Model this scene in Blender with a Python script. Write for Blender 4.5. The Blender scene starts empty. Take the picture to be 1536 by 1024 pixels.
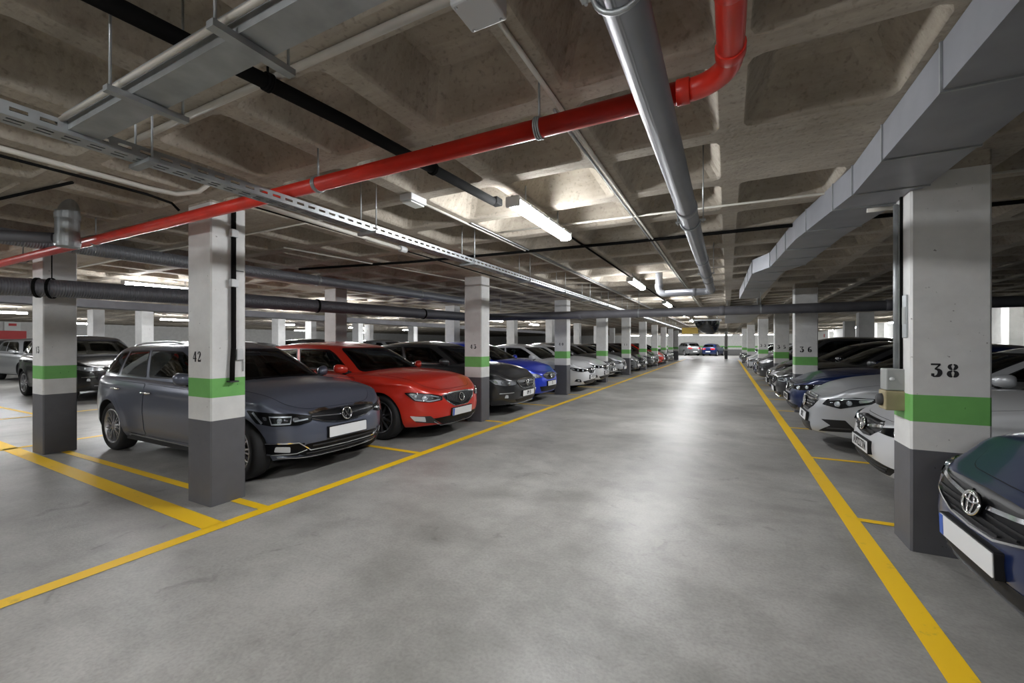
import bpy, bmesh, math, random
from mathutils import Vector, Matrix
from mathutils.geometry import delaunay_2d_cdt
random.seed(7)
PI = math.pi
scene = bpy.context.scene
COL = scene.collection

# ------------------------------------------------------------------ materials
def nmat(name):
    m = bpy.data.materials.new(name); m.use_nodes = True
    nt = m.node_tree; nt.nodes.clear()
    o = nt.nodes.new('ShaderNodeOutputMaterial')
    return m, nt, o

def N(nt, kind, **kw):
    n = nt.nodes.new(kind)
    for k, v in kw.items():
        if k.startswith('_'): setattr(n, k[1:], v)
        else: n.inputs[k.replace('__', ' ')].default_value = v
    return n

def c4(c): return (c[0], c[1], c[2], 1.0)

def pbr(name, col, rough=.5, metal=0., coat=0., spec=.5, bump=0., bscale=60., var=0., vscale=6., coatr=.03, stretch=None):
    m, nt, o = nmat(name)
    b = N(nt, 'ShaderNodeBsdfPrincipled')
    b.inputs['Base Color'].default_value = c4(col)
    b.inputs['Roughness'].default_value = rough
    b.inputs['Metallic'].default_value = metal
    b.inputs['Coat Weight'].default_value = coat
    b.inputs['Coat Roughness'].default_value = coatr
    b.inputs['Specular IOR Level'].default_value = spec
    nt.links.new(b.outputs[0], o.inputs[0])
    if var or bump:
        tc = N(nt, 'ShaderNodeTexCoord'); vec = tc.outputs['Object']
        if stretch:
            mp = N(nt, 'ShaderNodeMapping'); mp.inputs['Scale'].default_value = stretch
            nt.links.new(vec, mp.inputs[0]); vec = mp.outputs[0]
    if var:
        n = N(nt, 'ShaderNodeTexNoise', Scale=vscale, Detail=6.); nt.links.new(vec, n.inputs['Vector'])
        r = N(nt, 'ShaderNodeValToRGB')
        r.color_ramp.elements[0].position = .3; r.color_ramp.elements[1].position = .7
        r.color_ramp.elements[0].color = c4([x*(1-var) for x in col]); r.color_ramp.elements[1].color = c4([min(1, x*(1+var)) for x in col])
        nt.links.new(n.outputs[0], r.inputs[0]); nt.links.new(r.outputs[0], b.inputs['Base Color'])
    if bump:
        n = N(nt, 'ShaderNodeTexNoise', Scale=bscale, Detail=4.); nt.links.new(vec, n.inputs['Vector'])
        bp = N(nt, 'ShaderNodeBump', Strength=bump, Distance=.01)
        nt.links.new(n.outputs[0], bp.inputs['Height']); nt.links.new(bp.outputs[0], b.inputs['Normal'])
    return m

def paint(name, col, metal=.0, rough=.3, cr=.07):
    """car paint outside, dark trim on the inner side of the sheet"""
    m, nt, o = nmat(name)
    b = N(nt, 'ShaderNodeBsdfPrincipled')
    b.inputs['Base Color'].default_value = c4(col); b.inputs['Metallic'].default_value = metal
    b.inputs['Roughness'].default_value = rough; b.inputs['Coat Weight'].default_value = .65
    b.inputs['Coat Roughness'].default_value = cr
    d = N(nt, 'ShaderNodeBsdfPrincipled'); d.inputs['Base Color'].default_value = (.012, .012, .013, 1); d.inputs['Roughness'].default_value = .8
    g = N(nt, 'ShaderNodeNewGeometry'); mx = N(nt, 'ShaderNodeMixShader')
    nt.links.new(g.outputs['Backfacing'], mx.inputs[0]); nt.links.new(b.outputs[0], mx.inputs[1]); nt.links.new(d.outputs[0], mx.inputs[2])
    nt.links.new(mx.outputs[0], o.inputs[0])
    return m

def glassmat(name, tint, f=1.5):
    m, nt, o = nmat(name)
    t = N(nt, 'ShaderNodeBsdfTransparent'); t.inputs[0].default_value = c4(tint)
    g = N(nt, 'ShaderNodeBsdfGlossy'); g.inputs['Roughness'].default_value = .01; g.inputs[0].default_value = (.95, 1., 1., 1)
    fr = N(nt, 'ShaderNodeFresnel', IOR=f); mx = N(nt, 'ShaderNodeMixShader')
    nt.links.new(fr.outputs[0], mx.inputs[0]); nt.links.new(t.outputs[0], mx.inputs[1]); nt.links.new(g.outputs[0], mx.inputs[2])
    nt.links.new(mx.outputs[0], o.inputs[0])
    return m

def emit(name, col, s):
    m, nt, o = nmat(name)
    e = N(nt, 'ShaderNodeEmission', Strength=s); e.inputs[0].default_value = c4(col)
    nt.links.new(e.outputs[0], o.inputs[0])
    return m

M = {}
M['rubber'] = pbr('rubber', (.012, .012, .013), .75)
M['black'] = pbr('black_plastic', (.010, .010, .011), .5, spec=.25)
M['gloss_black'] = pbr('gloss_black', (.004, .004, .005), .35, spec=.16)
M['matte_black'] = pbr('matte_black', (.008, .008, .009), .8)
M['dark_trim'] = pbr('dark_trim', (.03, .03, .032), .6)
M['chrome'] = pbr('chrome', (.80, .81, .83), .12, 1.)
M['alloy'] = pbr('alloy', (.50, .50, .52), .28, .9)
M['dark_alloy'] = pbr('dark_alloy', (.12, .12, .13), .35, .7)
M['glass'] = glassmat('car_glass', (.16, .19, .19))
M['dark_glass'] = glassmat('dark_glass', (.05, .06, .065))
M['lens'] = glassmat('lens', (.9, .92, .93), 1.4)
M['lamp_white'] = pbr('lamp_white', (.75, .78, .82), .2, .3)
M['tail_red'] = pbr('tail_red', (.45, .01, .015), .12, coat=1.)
M['orange'] = pbr('orange_reflector', (.8, .2, .02), .3)
M['plate_white'] = pbr('plate_white', (.72, .73, .74), .4)
M['plate_blue'] = pbr('plate_blue', (.02, .09, .42), .4)
M['ink'] = pbr('ink', (.01, .01, .012), .5)
M['seat'] = pbr('seat_fabric', (.035, .035, .038), .85)
M['screen'] = pbr('paper', (.7, .72, .7), .6)

# ------------------------------------------------------------------ objects
def link(o, parent=None):
    COL.objects.link(o)
    if parent is not None: o.parent = parent
    return o

def tag(o, label=None, cat=None, group=None, kind=None):
    if label: o['label'] = label
    if cat: o['category'] = cat
    if group: o['group'] = group
    if kind: o['kind'] = kind
    return o

def empty(name, loc=(0, 0, 0), rz=0., parent=None):
    o = bpy.data.objects.new(name, None); o.empty_display_size = .2
    o.location = loc; o.rotation_euler = (0, 0, rz)
    return link(o, parent)

class MB:
    """collects verts and faces (with a material slot index) for one mesh object"""
    def __init__(s): s.v = []; s.f = []; s.m = []; s.sm = []
    def add(s, vs, fs, mi=0, smooth=True):
        k = len(s.v); s.v += [tuple(v) for v in vs]
        for f in fs: s.f.append([i + k for i in f]); s.m.append(mi); s.sm.append(smooth)
        return s
    def box(s, c, d, mi=0, R=None, bevel=0.):
        x, y, z = d[0]/2, d[1]/2, d[2]/2
        if bevel:
            bm = bmesh.new(); bmesh.ops.create_cube(bm, size=1.)
            for v in bm.verts: v.co = Vector((v.co.x*d[0], v.co.y*d[1], v.co.z*d[2]))
            bmesh.ops.bevel(bm, geom=bm.edges[:], offset=bevel, segments=2, affect='EDGES', profile=.5)
            bm.verts.index_update()
            vs = [v.co.copy() for v in bm.verts]; fs = [[v.index for v in f.verts] for f in bm.faces]; bm.free()
        else:
            vs = [Vector((a, b, e)) for a in (-x, x) for b in (-y, y) for e in (-z, z)]
            fs = [(0, 1, 3, 2), (4, 6, 7, 5), (0, 4, 5, 1), (2, 3, 7, 6), (0, 2, 6, 4), (1, 5, 7, 3)]
        if R: vs = [R @ v for v in vs]
        return s.add([v + Vector(c) for v in vs], fs, mi, False)
    def tube(s, pts, r, seg=12, mi=0, cap=True, closed=False, smooth=True):
        pts = [Vector(p) for p in pts]; n = len(pts); vs = []; fs = []
        rr = r if isinstance(r, (list, tuple)) else [r]*n
        tang = []
        for i in range(n):
            if closed: t = pts[(i+1) % n] - pts[i-1]
            else: t = pts[min(i+1, n-1)] - pts[max(i-1, 0)]
            tang.append(t.normalized())
        up = Vector((0, 0, 1)) if abs(tang[0].z) < .9 else Vector((1, 0, 0))
        a = tang[0].cross(up).normalized()
        for i in range(n):
            a = (a - tang[i]*a.dot(tang[i])).normalized(); b = tang[i].cross(a)
            k = 1.
            for j in range(seg):
                w = 2*PI*j/seg
                vs.append(pts[i] + (a*math.cos(w) + b*math.sin(w))*rr[i]*k)
        m = n if closed else n-1
        for i in range(m):
            for j in range(seg):
                p = i*seg; q = ((i+1) % n)*seg
                fs.append((p+j, p+(j+1) % seg, q+(j+1) % seg, q+j))
        s.add(vs, fs, mi, smooth)
        if cap and not closed:
            k = len(s.v) - len(vs)
            s.f.append([k+j for j in range(seg)][::-1]); s.m.append(mi); s.sm.append(False)
            s.f.append([k+(n-1)*seg+j for j in range(seg)]); s.m.append(mi); s.sm.append(False)
        return s
    def lathe(s, prof, seg=32, axis='y', c=(0, 0, 0), mi=0, smooth=True):
        """prof: list of (radius, height along axis)"""
        vs = []; fs = []; n = len(prof)
        for j in range(seg):
            w = 2*PI*j/seg; ca, sa = math.cos(w), math.sin(w)
            for r, h in prof:
                if axis == 'y': vs.append((c[0]+r*ca, c[1]+h, c[2]+r*sa))
                elif axis == 'x': vs.append((c[0]+h, c[1]+r*ca, c[2]+r*sa))
                else: vs.append((c[0]+r*ca, c[1]+r*sa, c[2]+h))
        for j in range(seg):
            for i in range(n-1):
                a = j*n+i; b = ((j+1) % seg)*n+i
                fs.append((a, b, b+1, a+1))
        return s.add(vs, fs, mi, smooth)
    def grid(s, rows, mi=0, smooth=True, flip=False):
        n = len(rows[0]); vs = [p for r in rows for p in r]; fs = []
        for i in range(len(rows)-1):
            for j in range(n-1):
                a = i*n+j; q = (a, a+1, a+n+1, a+n)
                fs.append(q[::-1] if flip else q)
        return s.add(vs, fs, mi, smooth)
    def prism(s, poly, z0, z1, T=None, mi=0):
        """poly: 2D outline extruded along local z; T maps local to world"""
        n = len(poly); vs = [Vector((x, y, z0)) for x, y in poly] + [Vector((x, y, z1)) for x, y in poly]
        if T: vs = [T @ v for v in vs]
        fs = [list(range(n))[::-1], list(range(n, 2*n))] + [(i, (i+1) % n, n+(i+1) % n, n+i) for i in range(n)]
        return s.add(vs, fs, mi, False)
    def mesh(s, name, mats, weld=0., recalc=False):
        me = bpy.data.meshes.new(name)
        me.from_pydata(s.v, [], s.f)
        for m in (mats if isinstance(mats, (list, tuple)) else [mats]): me.materials.append(M[m] if isinstance(m, str) else m)
        me.polygons.foreach_set('material_index', s.m); me.polygons.foreach_set('use_smooth', s.sm)
        if weld or recalc:
            bm = bmesh.new(); bm.from_mesh(me)
            if weld: bmesh.ops.remove_doubles(bm, verts=bm.verts, dist=weld)
            if recalc: bmesh.ops.recalc_face_normals(bm, faces=bm.faces)
            bm.to_mesh(me); bm.free()
        me.update()
        return me
    def build(s, name, mats, parent=None, weld=0., recalc=False):
        return link(bpy.data.objects.new(name, s.mesh(name, mats, weld, recalc)), parent)

def spl(pts):
    """smooth monotone interpolation through (x, y) points"""
    pts = sorted(pts); xs = [p[0] for p in pts]; ys = [p[1] for p in pts]; n = len(xs)
    d = [(ys[i+1]-ys[i])/(xs[i+1]-xs[i]) for i in range(n-1)]
    m = [d[0]] + [0 if d[i-1]*d[i] <= 0 else 2*d[i-1]*d[i]/(d[i-1]+d[i]) for i in range(1, n-1)] + [d[-1]]
    def f(x):
        if x <= xs[0]: return ys[0]
        if x >= xs[-1]: return ys[-1]
        i = 0
        while x > xs[i+1]: i += 1
        h = xs[i+1]-xs[i]; t = (x-xs[i])/h
        return (2*t**3-3*t*t+1)*ys[i] + (t**3-2*t*t+t)*h*m[i] + (-2*t**3+3*t*t)*ys[i+1] + (t**3-t*t)*h*m[i+1]
    return f

def sst(a, b, x):
    t = max(0., min(1., (x-a)/(b-a))); return t*t*(3-2*t)
def lerp(a, b, t): return a + (b-a)*t

def rounded(poly, r, seg=4):
    """round the corners of a 2D polygon"""
    out = []; n = len(poly)
    for i in range(n):
        p = Vector(poly[i]); a = Vector(poly[i-1])-p; b = Vector(poly[(i+1) % n])-p
        rr = min(r, a.length*.45, b.length*.45)
        A = p+a.normalized()*rr; B = p+b.normalized()*rr
        for k in range(seg+1):
            t = k/seg; out.append(tuple(A*(1-t)**2 + p*2*t*(1-t) + B*t*t))
    return out

def inpoly(x, y, poly):
    c = False; n = len(poly); j = n-1
    for i in range(n):
        a, b = poly[i], poly[j]
        if (a[1] > y) != (b[1] > y) and x < (b[0]-a[0])*(y-a[1])/(b[1]-a[1])+a[0]: c = not c
        j = i
    return c

def edge_dist(x, y, poly):
    best = 9e9; n = len(poly)
    for i in range(n):
        ax, ay = poly[i-1]; bx, by = poly[i]; dx, dy = bx-ax, by-ay; L = dx*dx+dy*dy
        t = 0 if L == 0 else max(0, min(1, ((x-ax)*dx+(y-ay)*dy)/L))
        best = min(best, math.hypot(x-ax-t*dx, y-ay-t*dy))
    return best

def resample(poly, res):
    out = []; n = len(poly)
    for i in range(n):
        a = Vector(poly[i]); b = Vector(poly[(i+1) % n]); k = max(1, int(math.ceil((b-a).length/res)))
        for j in range(k): out.append(tuple(a.lerp(b, j/k)))
    return out

def patch(mb, fmap, poly, off=.004, res=.05, mi=0, thick=.008, border=0., bmi=1, ring=False):
    """a sheet that lies on the surface fmap(a, b) -> (point, normal), bounded by the 2D polygon"""
    loop = resample(poly, res)
    clean = [p for i, p in enumerate(loop) if (Vector(p)-Vector(loop[i-1])).length > 1e-5]
    loop = clean; n = len(loop)
    vs = [Vector(p) for p in loop]; edges = [(i, (i+1) % n) for i in range(n)]
    xs = [p[0] for p in loop]; ys = [p[1] for p in loop]
    inner = None
    if border:
        inner = [p for p in offset_poly(loop, border) if inpoly(p[0], p[1], loop) and edge_dist(p[0], p[1], loop) > border*.9]
        k0 = len(vs); vs += [Vector(p) for p in inner]; edges += [(k0+i, k0+(i+1) % len(inner)) for i in range(len(inner))]
    a = min(xs)+res*.5
    while a < max(xs):
        b = min(ys)+res*.5
        while b < max(ys):
            if inpoly(a, b, loop) and edge_dist(a, b, loop) > res*.4 and not (border and edge_dist(a, b, inner) < res*.3): vs.append(Vector((a, b)))
            b += res
        a += res
    V2, E2, F2, ov, oe, of = delaunay_2d_cdt(vs, edges, [], 1, 1e-6)
    P = []; NN = []
    for q in V2:
        p, nn = fmap(q[0], q[1]); P.append(p + nn*off); NN.append(nn)
    k = len(mb.v); fs = []; ms = []
    for f in F2:
        f = list(f)
        x = sum(V2[i][0] for i in f)/len(f); y = sum(V2[i][1] for i in f)/len(f)
        if not inpoly(x, y, loop): continue
        inside = bool(border) and inpoly(x, y, inner)
        if ring and inside: continue
        g = (P[f[1]]-P[f[0]]).cross(P[f[2]]-P[f[0]])
        if g.dot(NN[f[0]]) < 0: f = f[::-1]
        fs.append(f); ms.append(bmi if border and not inside else mi)
    mb.v += [tuple(p) for p in P]
    for f, mm in zip(fs, ms): mb.f.append([i+k for i in f]); mb.m.append(mm); mb.sm.append(True)
    if thick:
        cnt = {}
        for f in fs:
            for i in range(len(f)):
                e = (f[i], f[(i+1) % len(f)]); cnt[e] = cnt.get(e, 0)+1
        for (a, b) in list(cnt):
            if (b, a) not in cnt:
                q = [P[a], P[b], P[b]-NN[b]*thick, P[a]-NN[a]*thick]
                mb.add(q, [(1, 0, 3, 2)], bmi if border else mi, False)
    return mb

def offset_poly(poly, d):
    """shrink a 2D polygon by d (simple vertex offset)"""
    n = len(poly); area = sum(poly[i-1][0]*poly[i][1]-poly[i][0]*poly[i-1][1] for i in range(n))
    sg = 1 if area > 0 else -1; out = []
    for i in range(n):
        p = Vector(poly[i]); a = (p-Vector(poly[i-1])); b = (Vector(poly[(i+1) % n])-p)
        if a.length < 1e-6 or b.length < 1e-6: continue
        a.normalize(); b.normalize()
        na = Vector((-a.y, a.x))*sg; nb = Vector((-b.y, b.x))*sg
        m = (na+nb)
        if m.length < 1e-4: continue
        m.normalize(); out.append(tuple(p+m*d/max(.35, m.dot(na))))
    return out
LAMP, EXPO = 40., 2.0
# ------------------------------------------------------------------ cars
NF, NR, NG = 4.5, 5.0, 5.0

def outline_table(n1, a1, n2, a2, w, k=500):
    """quarter superellipses joined at the flank: (arc length, u, q) from the front centre to the rear centre"""
    pts = []
    for i in range(k+1):
        t = PI/2*i/k; pts.append((math.cos(t)**(2/n1), math.sin(t)**(2/n1)))
    for i in range(1, k+1):
        t = PI/2*i/k; pts.append((-math.sin(t)**(2/n2), math.cos(t)**(2/n2)))
    out = []; s = 0.; prev = None
    for u, q in pts:
        x = u*(a1 if u > 0 else a2); y = q*w
        if prev: s += math.hypot(x-prev[0], y-prev[1])
        prev = (x, y); out.append((s, u, q))
    return out

def table_at(tab, s, col=0):
    if s <= tab[0][col]: return tab[0]
    lo, hi = 0, len(tab)-1
    if s >= tab[hi][col]: return tab[hi]
    while hi-lo > 1:
        m = (lo+hi)//2
        if tab[m][col] <= s: lo = m
        else: hi = m
    t = (s-tab[lo][col])/max(1e-9, tab[hi][col]-tab[lo][col])
    return tuple(lerp(tab[lo][i], tab[hi][i], t) for i in range(3))

class Shape:
    def __init__(s, **k):
        s.L, s.W, s.H = k['L'], k['W'], k['H']
        s.a = s.L/2; s.wr = k.get('wr', .33); s.R = s.wr+k.get('gap', .038)
        s.nf = k.get('nf', NF); s.nr = k.get('nr', NR)
        s.xf = s.a-k['fo']; s.xr = s.xf-k['wb']
        s.nose = spl(k['nose']); s.tail = spl(k['tail']); s.wid = spl(k['width'])
        A = s.a
        s.top = spl([(A-d, z) for d, z in k['top']])       # distance behind the nose -> shoulder height
        s.crown = k.get('crown', .07); s.rnd = k.get('rnd', .05)
        s.sill = k.get('sill', .20); s.creases = k.get('creases', [])
        s.tab = outline_table(s.nf, A, s.nr, A, s.W/2)
        s.pmax = s.tab[-1][0]
        # greenhouse
        g = k['gh']; s.g = g
        s.gf0, s.gf1 = A-g['f0'], A-g['f1']; s.gr0, s.gr1 = A-g['r0'], A-g['r1']
        s.gw0, s.gw1 = g['w0']*s.W/2, g['w1']*s.W/2; s.gz = g['z0']; s.gn = g.get('n', NG)
        s.rdrop = g.get('rdrop', .05); s.fdrop = g.get('fdrop', .03); s.rc = g.get('crown', .05); s.grnd = g.get('rnd', .09)
        s.gtab = outline_table(s.gn, 1.4, s.gn, 1.4, s.W/2*.9)
    # --- lower body
    def arch(s, x):
        for xw in (s.xf, s.xr):
            d = abs(x-xw)
            if d < s.R: return max(s.sill, s.wr+math.sqrt(s.R**2-d*d))
        return s.sill + .03*sst(s.a-.45, s.a, abs(x))
    def topz(s, u): return s.top(u*s.a)
    def pnt(s, u, q, z):
        S = sst(.80, .985, abs(u)); top = s.topz(u)
        x = u*s.a + (s.nose(z) if u > 0 else s.tail(z))*S
        w = s.W/2*s.wid(z); y = q*w
        if q > .75:
            f = sst(.75, .95, q); xx = u*s.a
            for (zc0, zc1, amp, hw) in s.creases:
                zc = lerp(zc0, zc1, (s.a-xx)/s.L)
                dz = z-zc
                t = max(0, 1-dz/hw) if dz > 0 else max(0, 1+dz/(hw*.35))
                y += amp*t*t*f*(1-S)
            for xw in (s.xf, s.xr):
                d = math.hypot(xx-xw, z-s.wr)-s.R
                if d > -.02: y += .018*math.exp(-(max(0, d)/.09)**2)*f*(1-S)
        n = s.nf if u > 0 else s.nr
        nx = math.copysign(abs(u)**(n-1), u)/s.a; ny = abs(q)**(n-1)/(s.W/2); h = math.hypot(nx, ny) or 1
        d = top-z
        if d < s.rnd:
            d = max(0., d); i = s.rnd-math.sqrt(max(0, s.rnd**2-(s.rnd-d)**2))
            x -= nx/h*i; y -= ny/h*i
        return Vector((x, max(0., y), z)), Vector((nx/h, ny/h, 0))
    def body(s, p, z):
        sg = 1 if p >= 0 else -1
        _, u, q = table_at(s.tab, abs(p))
        z = min(z, s.topz(u))
        P, o = s.pnt(u, q, z); P.y *= sg
        return P
    def bmap(s, p, z):
        e = .006
        P = s.body(p, z); a = s.body(p+e, z)-s.body(p-e, z); b = s.body(p, z+e)-s.body(p, z-e)
        n = a.cross(b)
        if n.length < 1e-9: n = Vector((1, 0, 0))
        n.normalize()
        _, u, q = table_at(s.tab, abs(p)); o = Vector((u, q*(1 if p >= 0 else -1), .0))
        if n.dot(o) < 0: n = -n
        return P, n
    def px(s, x):
        """arc coordinate of the flank point with this x"""
        u = max(-1, min(1, x/s.a)); lo, hi = 0, len(s.tab)-1
        while hi-lo > 1:
            m = (lo+hi)//2
            if s.tab[m][1] >= u: lo = m
            else: hi = m
        A, B = s.tab[lo], s.tab[hi]; t = (A[1]-u)/max(1e-9, A[1]-B[1])
        return lerp(A[0], B[0], t)
    def smap(s, side):
        def f(x, z):
            P, n = s.bmap(s.px(x)*side, z); return P, n
        return f
    def ring_at(s, x):
        if not hasattr(s, 'ring'):
            s.ring = []; xl = 9e9
            for i in range(0, len(s.tab), 4):
                _, u, q = s.tab[i]; E = s.pnt(u, q, s.topz(u))[0]
                if E.x < xl-1e-5: s.ring.append((E.x, E.y, E.z)); xl = E.x
        R = s.ring
        if x >= R[0][0]: return R[0]
        if x <= R[-1][0]: return R[-1]
        lo, hi = 0, len(R)-1
        while hi-lo > 1:
            m = (lo+hi)//2
            if R[m][0] >= x: lo = m
            else: hi = m
        t = (R[lo][0]-x)/(R[lo][0]-R[hi][0])
        return tuple(lerp(R[lo][i], R[hi][i], t) for i in range(3))
    def deckz(s, x, y):
        _, yE, zE = s.ring_at(x)
        r = min(1, abs(y)/max(.02, yE))
        x0, x1 = s.ring[0][0], s.ring[-1][0]
        c = s.crown*sst(-.02, .55, min(x0-x, x-x1))
        return zE+c*(1-r**2.4)
    def dmap(s, x, y):
        e = .01
        z = s.deckz(x, y)
        n = Vector((-(s.deckz(x+e, y)-s.deckz(x-e, y))/(2*e), -(s.deckz(x, y+e)-s.deckz(x, y-e))/(2*e), 1)).normalized()
        return Vector((x, y, z)), n
    # --- greenhouse
    def gspan(s, v):
        b = s.g.get('bulge', .05)*math.sin(PI*v)
        f = lerp(s.gf0, s.gf1, v)+b; r = lerp(s.gr0, s.gr1, v)-b*.8
        w = lerp(s.gw0, s.gw1, v**1.25)+.012*math.sin(PI*v)
        return f, r, w
    def rz(s, x):
        """height of the roof edge along the car"""
        t = (x-s.gr1)/(s.gf1-s.gr1)
        return s.H-s.rc-s.rdrop*max(0, 1-t*1.5)**1.6-s.fdrop*max(0, (t-.6)/.4)**2
    def gh(s, u, q, v, side=1):
        f, r, w = s.gspan(v); xm, a = (f+r)/2, (f-r)/2
        x = xm+u*a; y = q*w
        zt = s.rz(max(s.gr1, min(s.gf1, x))); h = zt-s.gz; z = s.gz+v*h
        d = (1-v)*h; R = s.grnd
        if d < R:
            i = R-math.sqrt(max(0, R*R-(R-d)**2)); n = s.gn
            nx = math.copysign(abs(u)**(n-1), u)/a; ny = abs(q)**(n-1)/w; k = math.hypot(nx, ny) or 1
            x -= nx/k*i*.9; y -= ny/k*i
        return Vector((x, y*side, z))
    def gmap(s, fun):
        def f(a, b):
            e = .004
            P = fun(a, b); n = (fun(a+e, b)-fun(a-e, b)).cross(fun(a, b+e)-fun(a, b-e))
            n = n.normalized() if n.length > 1e-10 else Vector((0, 0, 1))
            c = Vector(((s.gf1+s.gr1)/2, 0, s.gz+.1))
            o = P-c; o.x *= .6
            if n.dot(o) < 0: n = -n
            return P, n
        return f
    GH = .5
    def sidemap(s, side):
        ag = (s.gf0-s.gr0)/2
        def fun(a, b):
            u = max(-.999, min(.999, a/ag)); q = (1-abs(u)**s.gn)**(1/s.gn); return s.gh(u, q, b/s.GH, side)
        return s.gmap(fun)
    def endmap(s, end):
        def fun(a, b):
            q = max(-.999, min(.999, a/s.gw0)); u = (1-abs(q)**s.gn)**(1/s.gn)*end
            P = s.gh(u, abs(q), b/s.GH); P.y *= (1 if q >= 0 else -1); return P
        return s.gmap(fun)
    def roofz(s, x, y):
        f, r, w = s.gspan(1.); xm, a = (f+r)/2, (f-r)/2
        u = max(-1, min(1, (x-xm)/a)); q = max(1e-4, 1-abs(u)**s.gn)**(1/s.gn)
        yE = max(.02, q*w-s.grnd); t = min(1, abs(y)/yE)
        ex = sst(0, .45, a-abs(x-xm))
        return s.rz(max(s.gr1, min(s.gf1, x)))+s.rc*(1-t**2.2)*ex
    def roofmap(s, x, y):
        e = .01; z = s.roofz(x, y)
        n = Vector((-(s.roofz(x+e, y)-s.roofz(x-e, y))/(2*e), -(s.roofz(x, y+e)-s.roofz(x, y-e))/(2*e), 1)).normalized()
        return Vector((x, y, z)), n
    def frame(s, p, z, off=0.):
        """matrix on the body surface: x to the viewer's right facing the car end, y up, z outward"""
        P, n = s.bmap(p, z); n = Vector((n.x, n.y, n.z*.6)).normalized()
        X = Vector((0, 0, 1)).cross(n).normalized(); Y = n.cross(X)
        T = Matrix(((X.x, Y.x, n.x), (X.y, Y.y, n.y), (X.z, Y.z, n.z))).to_4x4()
        T.translation = P+n*off
        return T

def mirror_rows(mb, rows, mi=0, flip=False, smooth=True):
    mb.grid(rows, mi, smooth, flip)
    mb.grid([[Vector((p[0], -p[1], p[2])) for p in r] for r in rows], mi, smooth, not flip)

def body_mesh(s, wins):
    """shell: flanks, ends, deck and greenhouse with holes behind the glass"""
    mb = MB()
    ps = []
    p = 0.
    while p < s.pmax: ps.append(p); p += .035
    ps.append(s.pmax)
    for xw in (s.xf, s.xr):
        for k in range(0, 19):
            ps.append(s.px(xw+s.R*.9999*math.cos(PI*k/18)))
        ps += [s.px(xw+s.R+.002), s.px(xw-s.R-.002)]
    ps = sorted(ps)
    q2 = [ps[0]]
    for p in ps[1:]:
        if p-q2[-1] > .0009: q2.append(p)
    ps = q2
    vv = [0, .03, .07, .12, .17, .22, .28, .34, .40, .46, .52, .58, .64, .70, .75, .80, .84, .88, .91, .94, .965, .985, 1.]
    rows = []; inner = []; deck = []
    for p in ps:
        _, u, q = table_at(s.tab, p); zb = s.arch(u*s.a); zt = s.topz(u)
        col = [s.pnt(u, q, zb+(zt-zb)*v) for v in vv]
        rows.append([c[0] for c in col])
        P, o = col[0]
        inner.append([P-o*.30, P-o*.28+Vector((0, 0, .0)), P-o*.02, P])
        for k in (0, 1, 2): inner[-1][k].y = max(0., inner[-1][k].y)
        E = col[-1][0]; cx = max(-s.a+.3, min(s.a-.38, E.x)); rr = []
        for k in range(0, 11):
            t = k/10; x = lerp(E.x, cx, t); y = E.y*(1-t); rr.append(Vector((x, y, s.deckz(x, y) if k else E.z)))
        deck.append(rr)
    mirror_rows(mb, rows, 0, True)
    mirror_rows(mb, inner, 1, True)
    # deck, open under the cabin
    f, r, w = s.gspan(.0); xm, a = (f+r)/2, (f-r)/2
    d2 = MB(); mirror_rows(d2, deck, 0, True)
    for fc in d2.f:
        c = sum((Vector(d2.v[i]) for i in fc), Vector())/4
        u = abs(c.x-xm)/a; q = abs(c.y)/w
        if u**4+q**4 < .90**4: continue
        mb.add([d2.v[i] for i in fc], [(0, 1, 2, 3)], 0)
    # greenhouse
    gp = []; t = 0.
    while t < s.gtab[-1][0]: gp.append(t); t += .04
    gp.append(s.gtab[-1][0])
    gv = [0, .06, .12, .18, .24, .30, .36, .42, .48, .54, .60, .66, .71, .76, .80, .84, .88, .91, .94, .96, .98, .992, 1.]
    uq = [table_at(s.gtab, t)[1:] for t in gp]
    ag = (s.gf0-s.gr0)/2
    def hole(u, q, v):
        b = v*s.GH
        for kind, poly in wins:
            a = u*ag if kind == 'side' else q*s.gw0
            if kind == 'front' and u < 0 or kind == 'rear' and u > 0: continue
            if kind == 'side' and q < .75: continue
            if inpoly(a, b, poly) and edge_dist(a, b, poly) > .012: return True
        return False
    for i in range(len(uq)-1):
        for j in range(len(gv)-1):
            (u0, q0), (u1, q1) = uq[i], uq[i+1]
            cs = [(u0, q0, gv[j]), (u1, q1, gv[j]), (u1, q1, gv[j+1]), (u0, q0, gv[j+1])]
            if all(hole(*c) for c in cs): continue
            P = [s.gh(*c) for c in cs]
            mb.add(P, [(0, 1, 2, 3)], 0); mb.add([Vector((v.x, -v.y, v.z)) for v in P], [(3, 2, 1, 0)], 0)
    f1, r1, w1 = s.gspan(1.)
    rr = []
    for u, q in uq:
        E = s.gh(u, q, 1.); cx = max(r1+.45, min(f1-.45, E.x)); row = []
        for k in range(0, 9):
            t = k/8; x = lerp(E.x, cx, t); y = E.y*(1-t); row.append(Vector((x, y, s.roofz(x, y) if k else E.z)))
        rr.append(row)
    mirror_rows(mb, rr, 0, True)
    return mb

def text_mesh(txt, size, depth=.002, font=None):
    cu = bpy.data.curves.new('lettering', 'FONT'); cu.body = txt; cu.size = size; cu.extrude = depth
    cu.align_x = 'CENTER'; cu.align_y = 'CENTER'; cu.resolution_u = 3
    o = bpy.data.objects.new('tmp', cu); COL.objects.link(o)
    dg = bpy.context.evaluated_depsgraph_get()
    me = bpy.data.meshes.new_from_object(o.evaluated_get(dg))
    bpy.data.objects.remove(o); bpy.data.curves.remove(cu)
    return me

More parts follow.
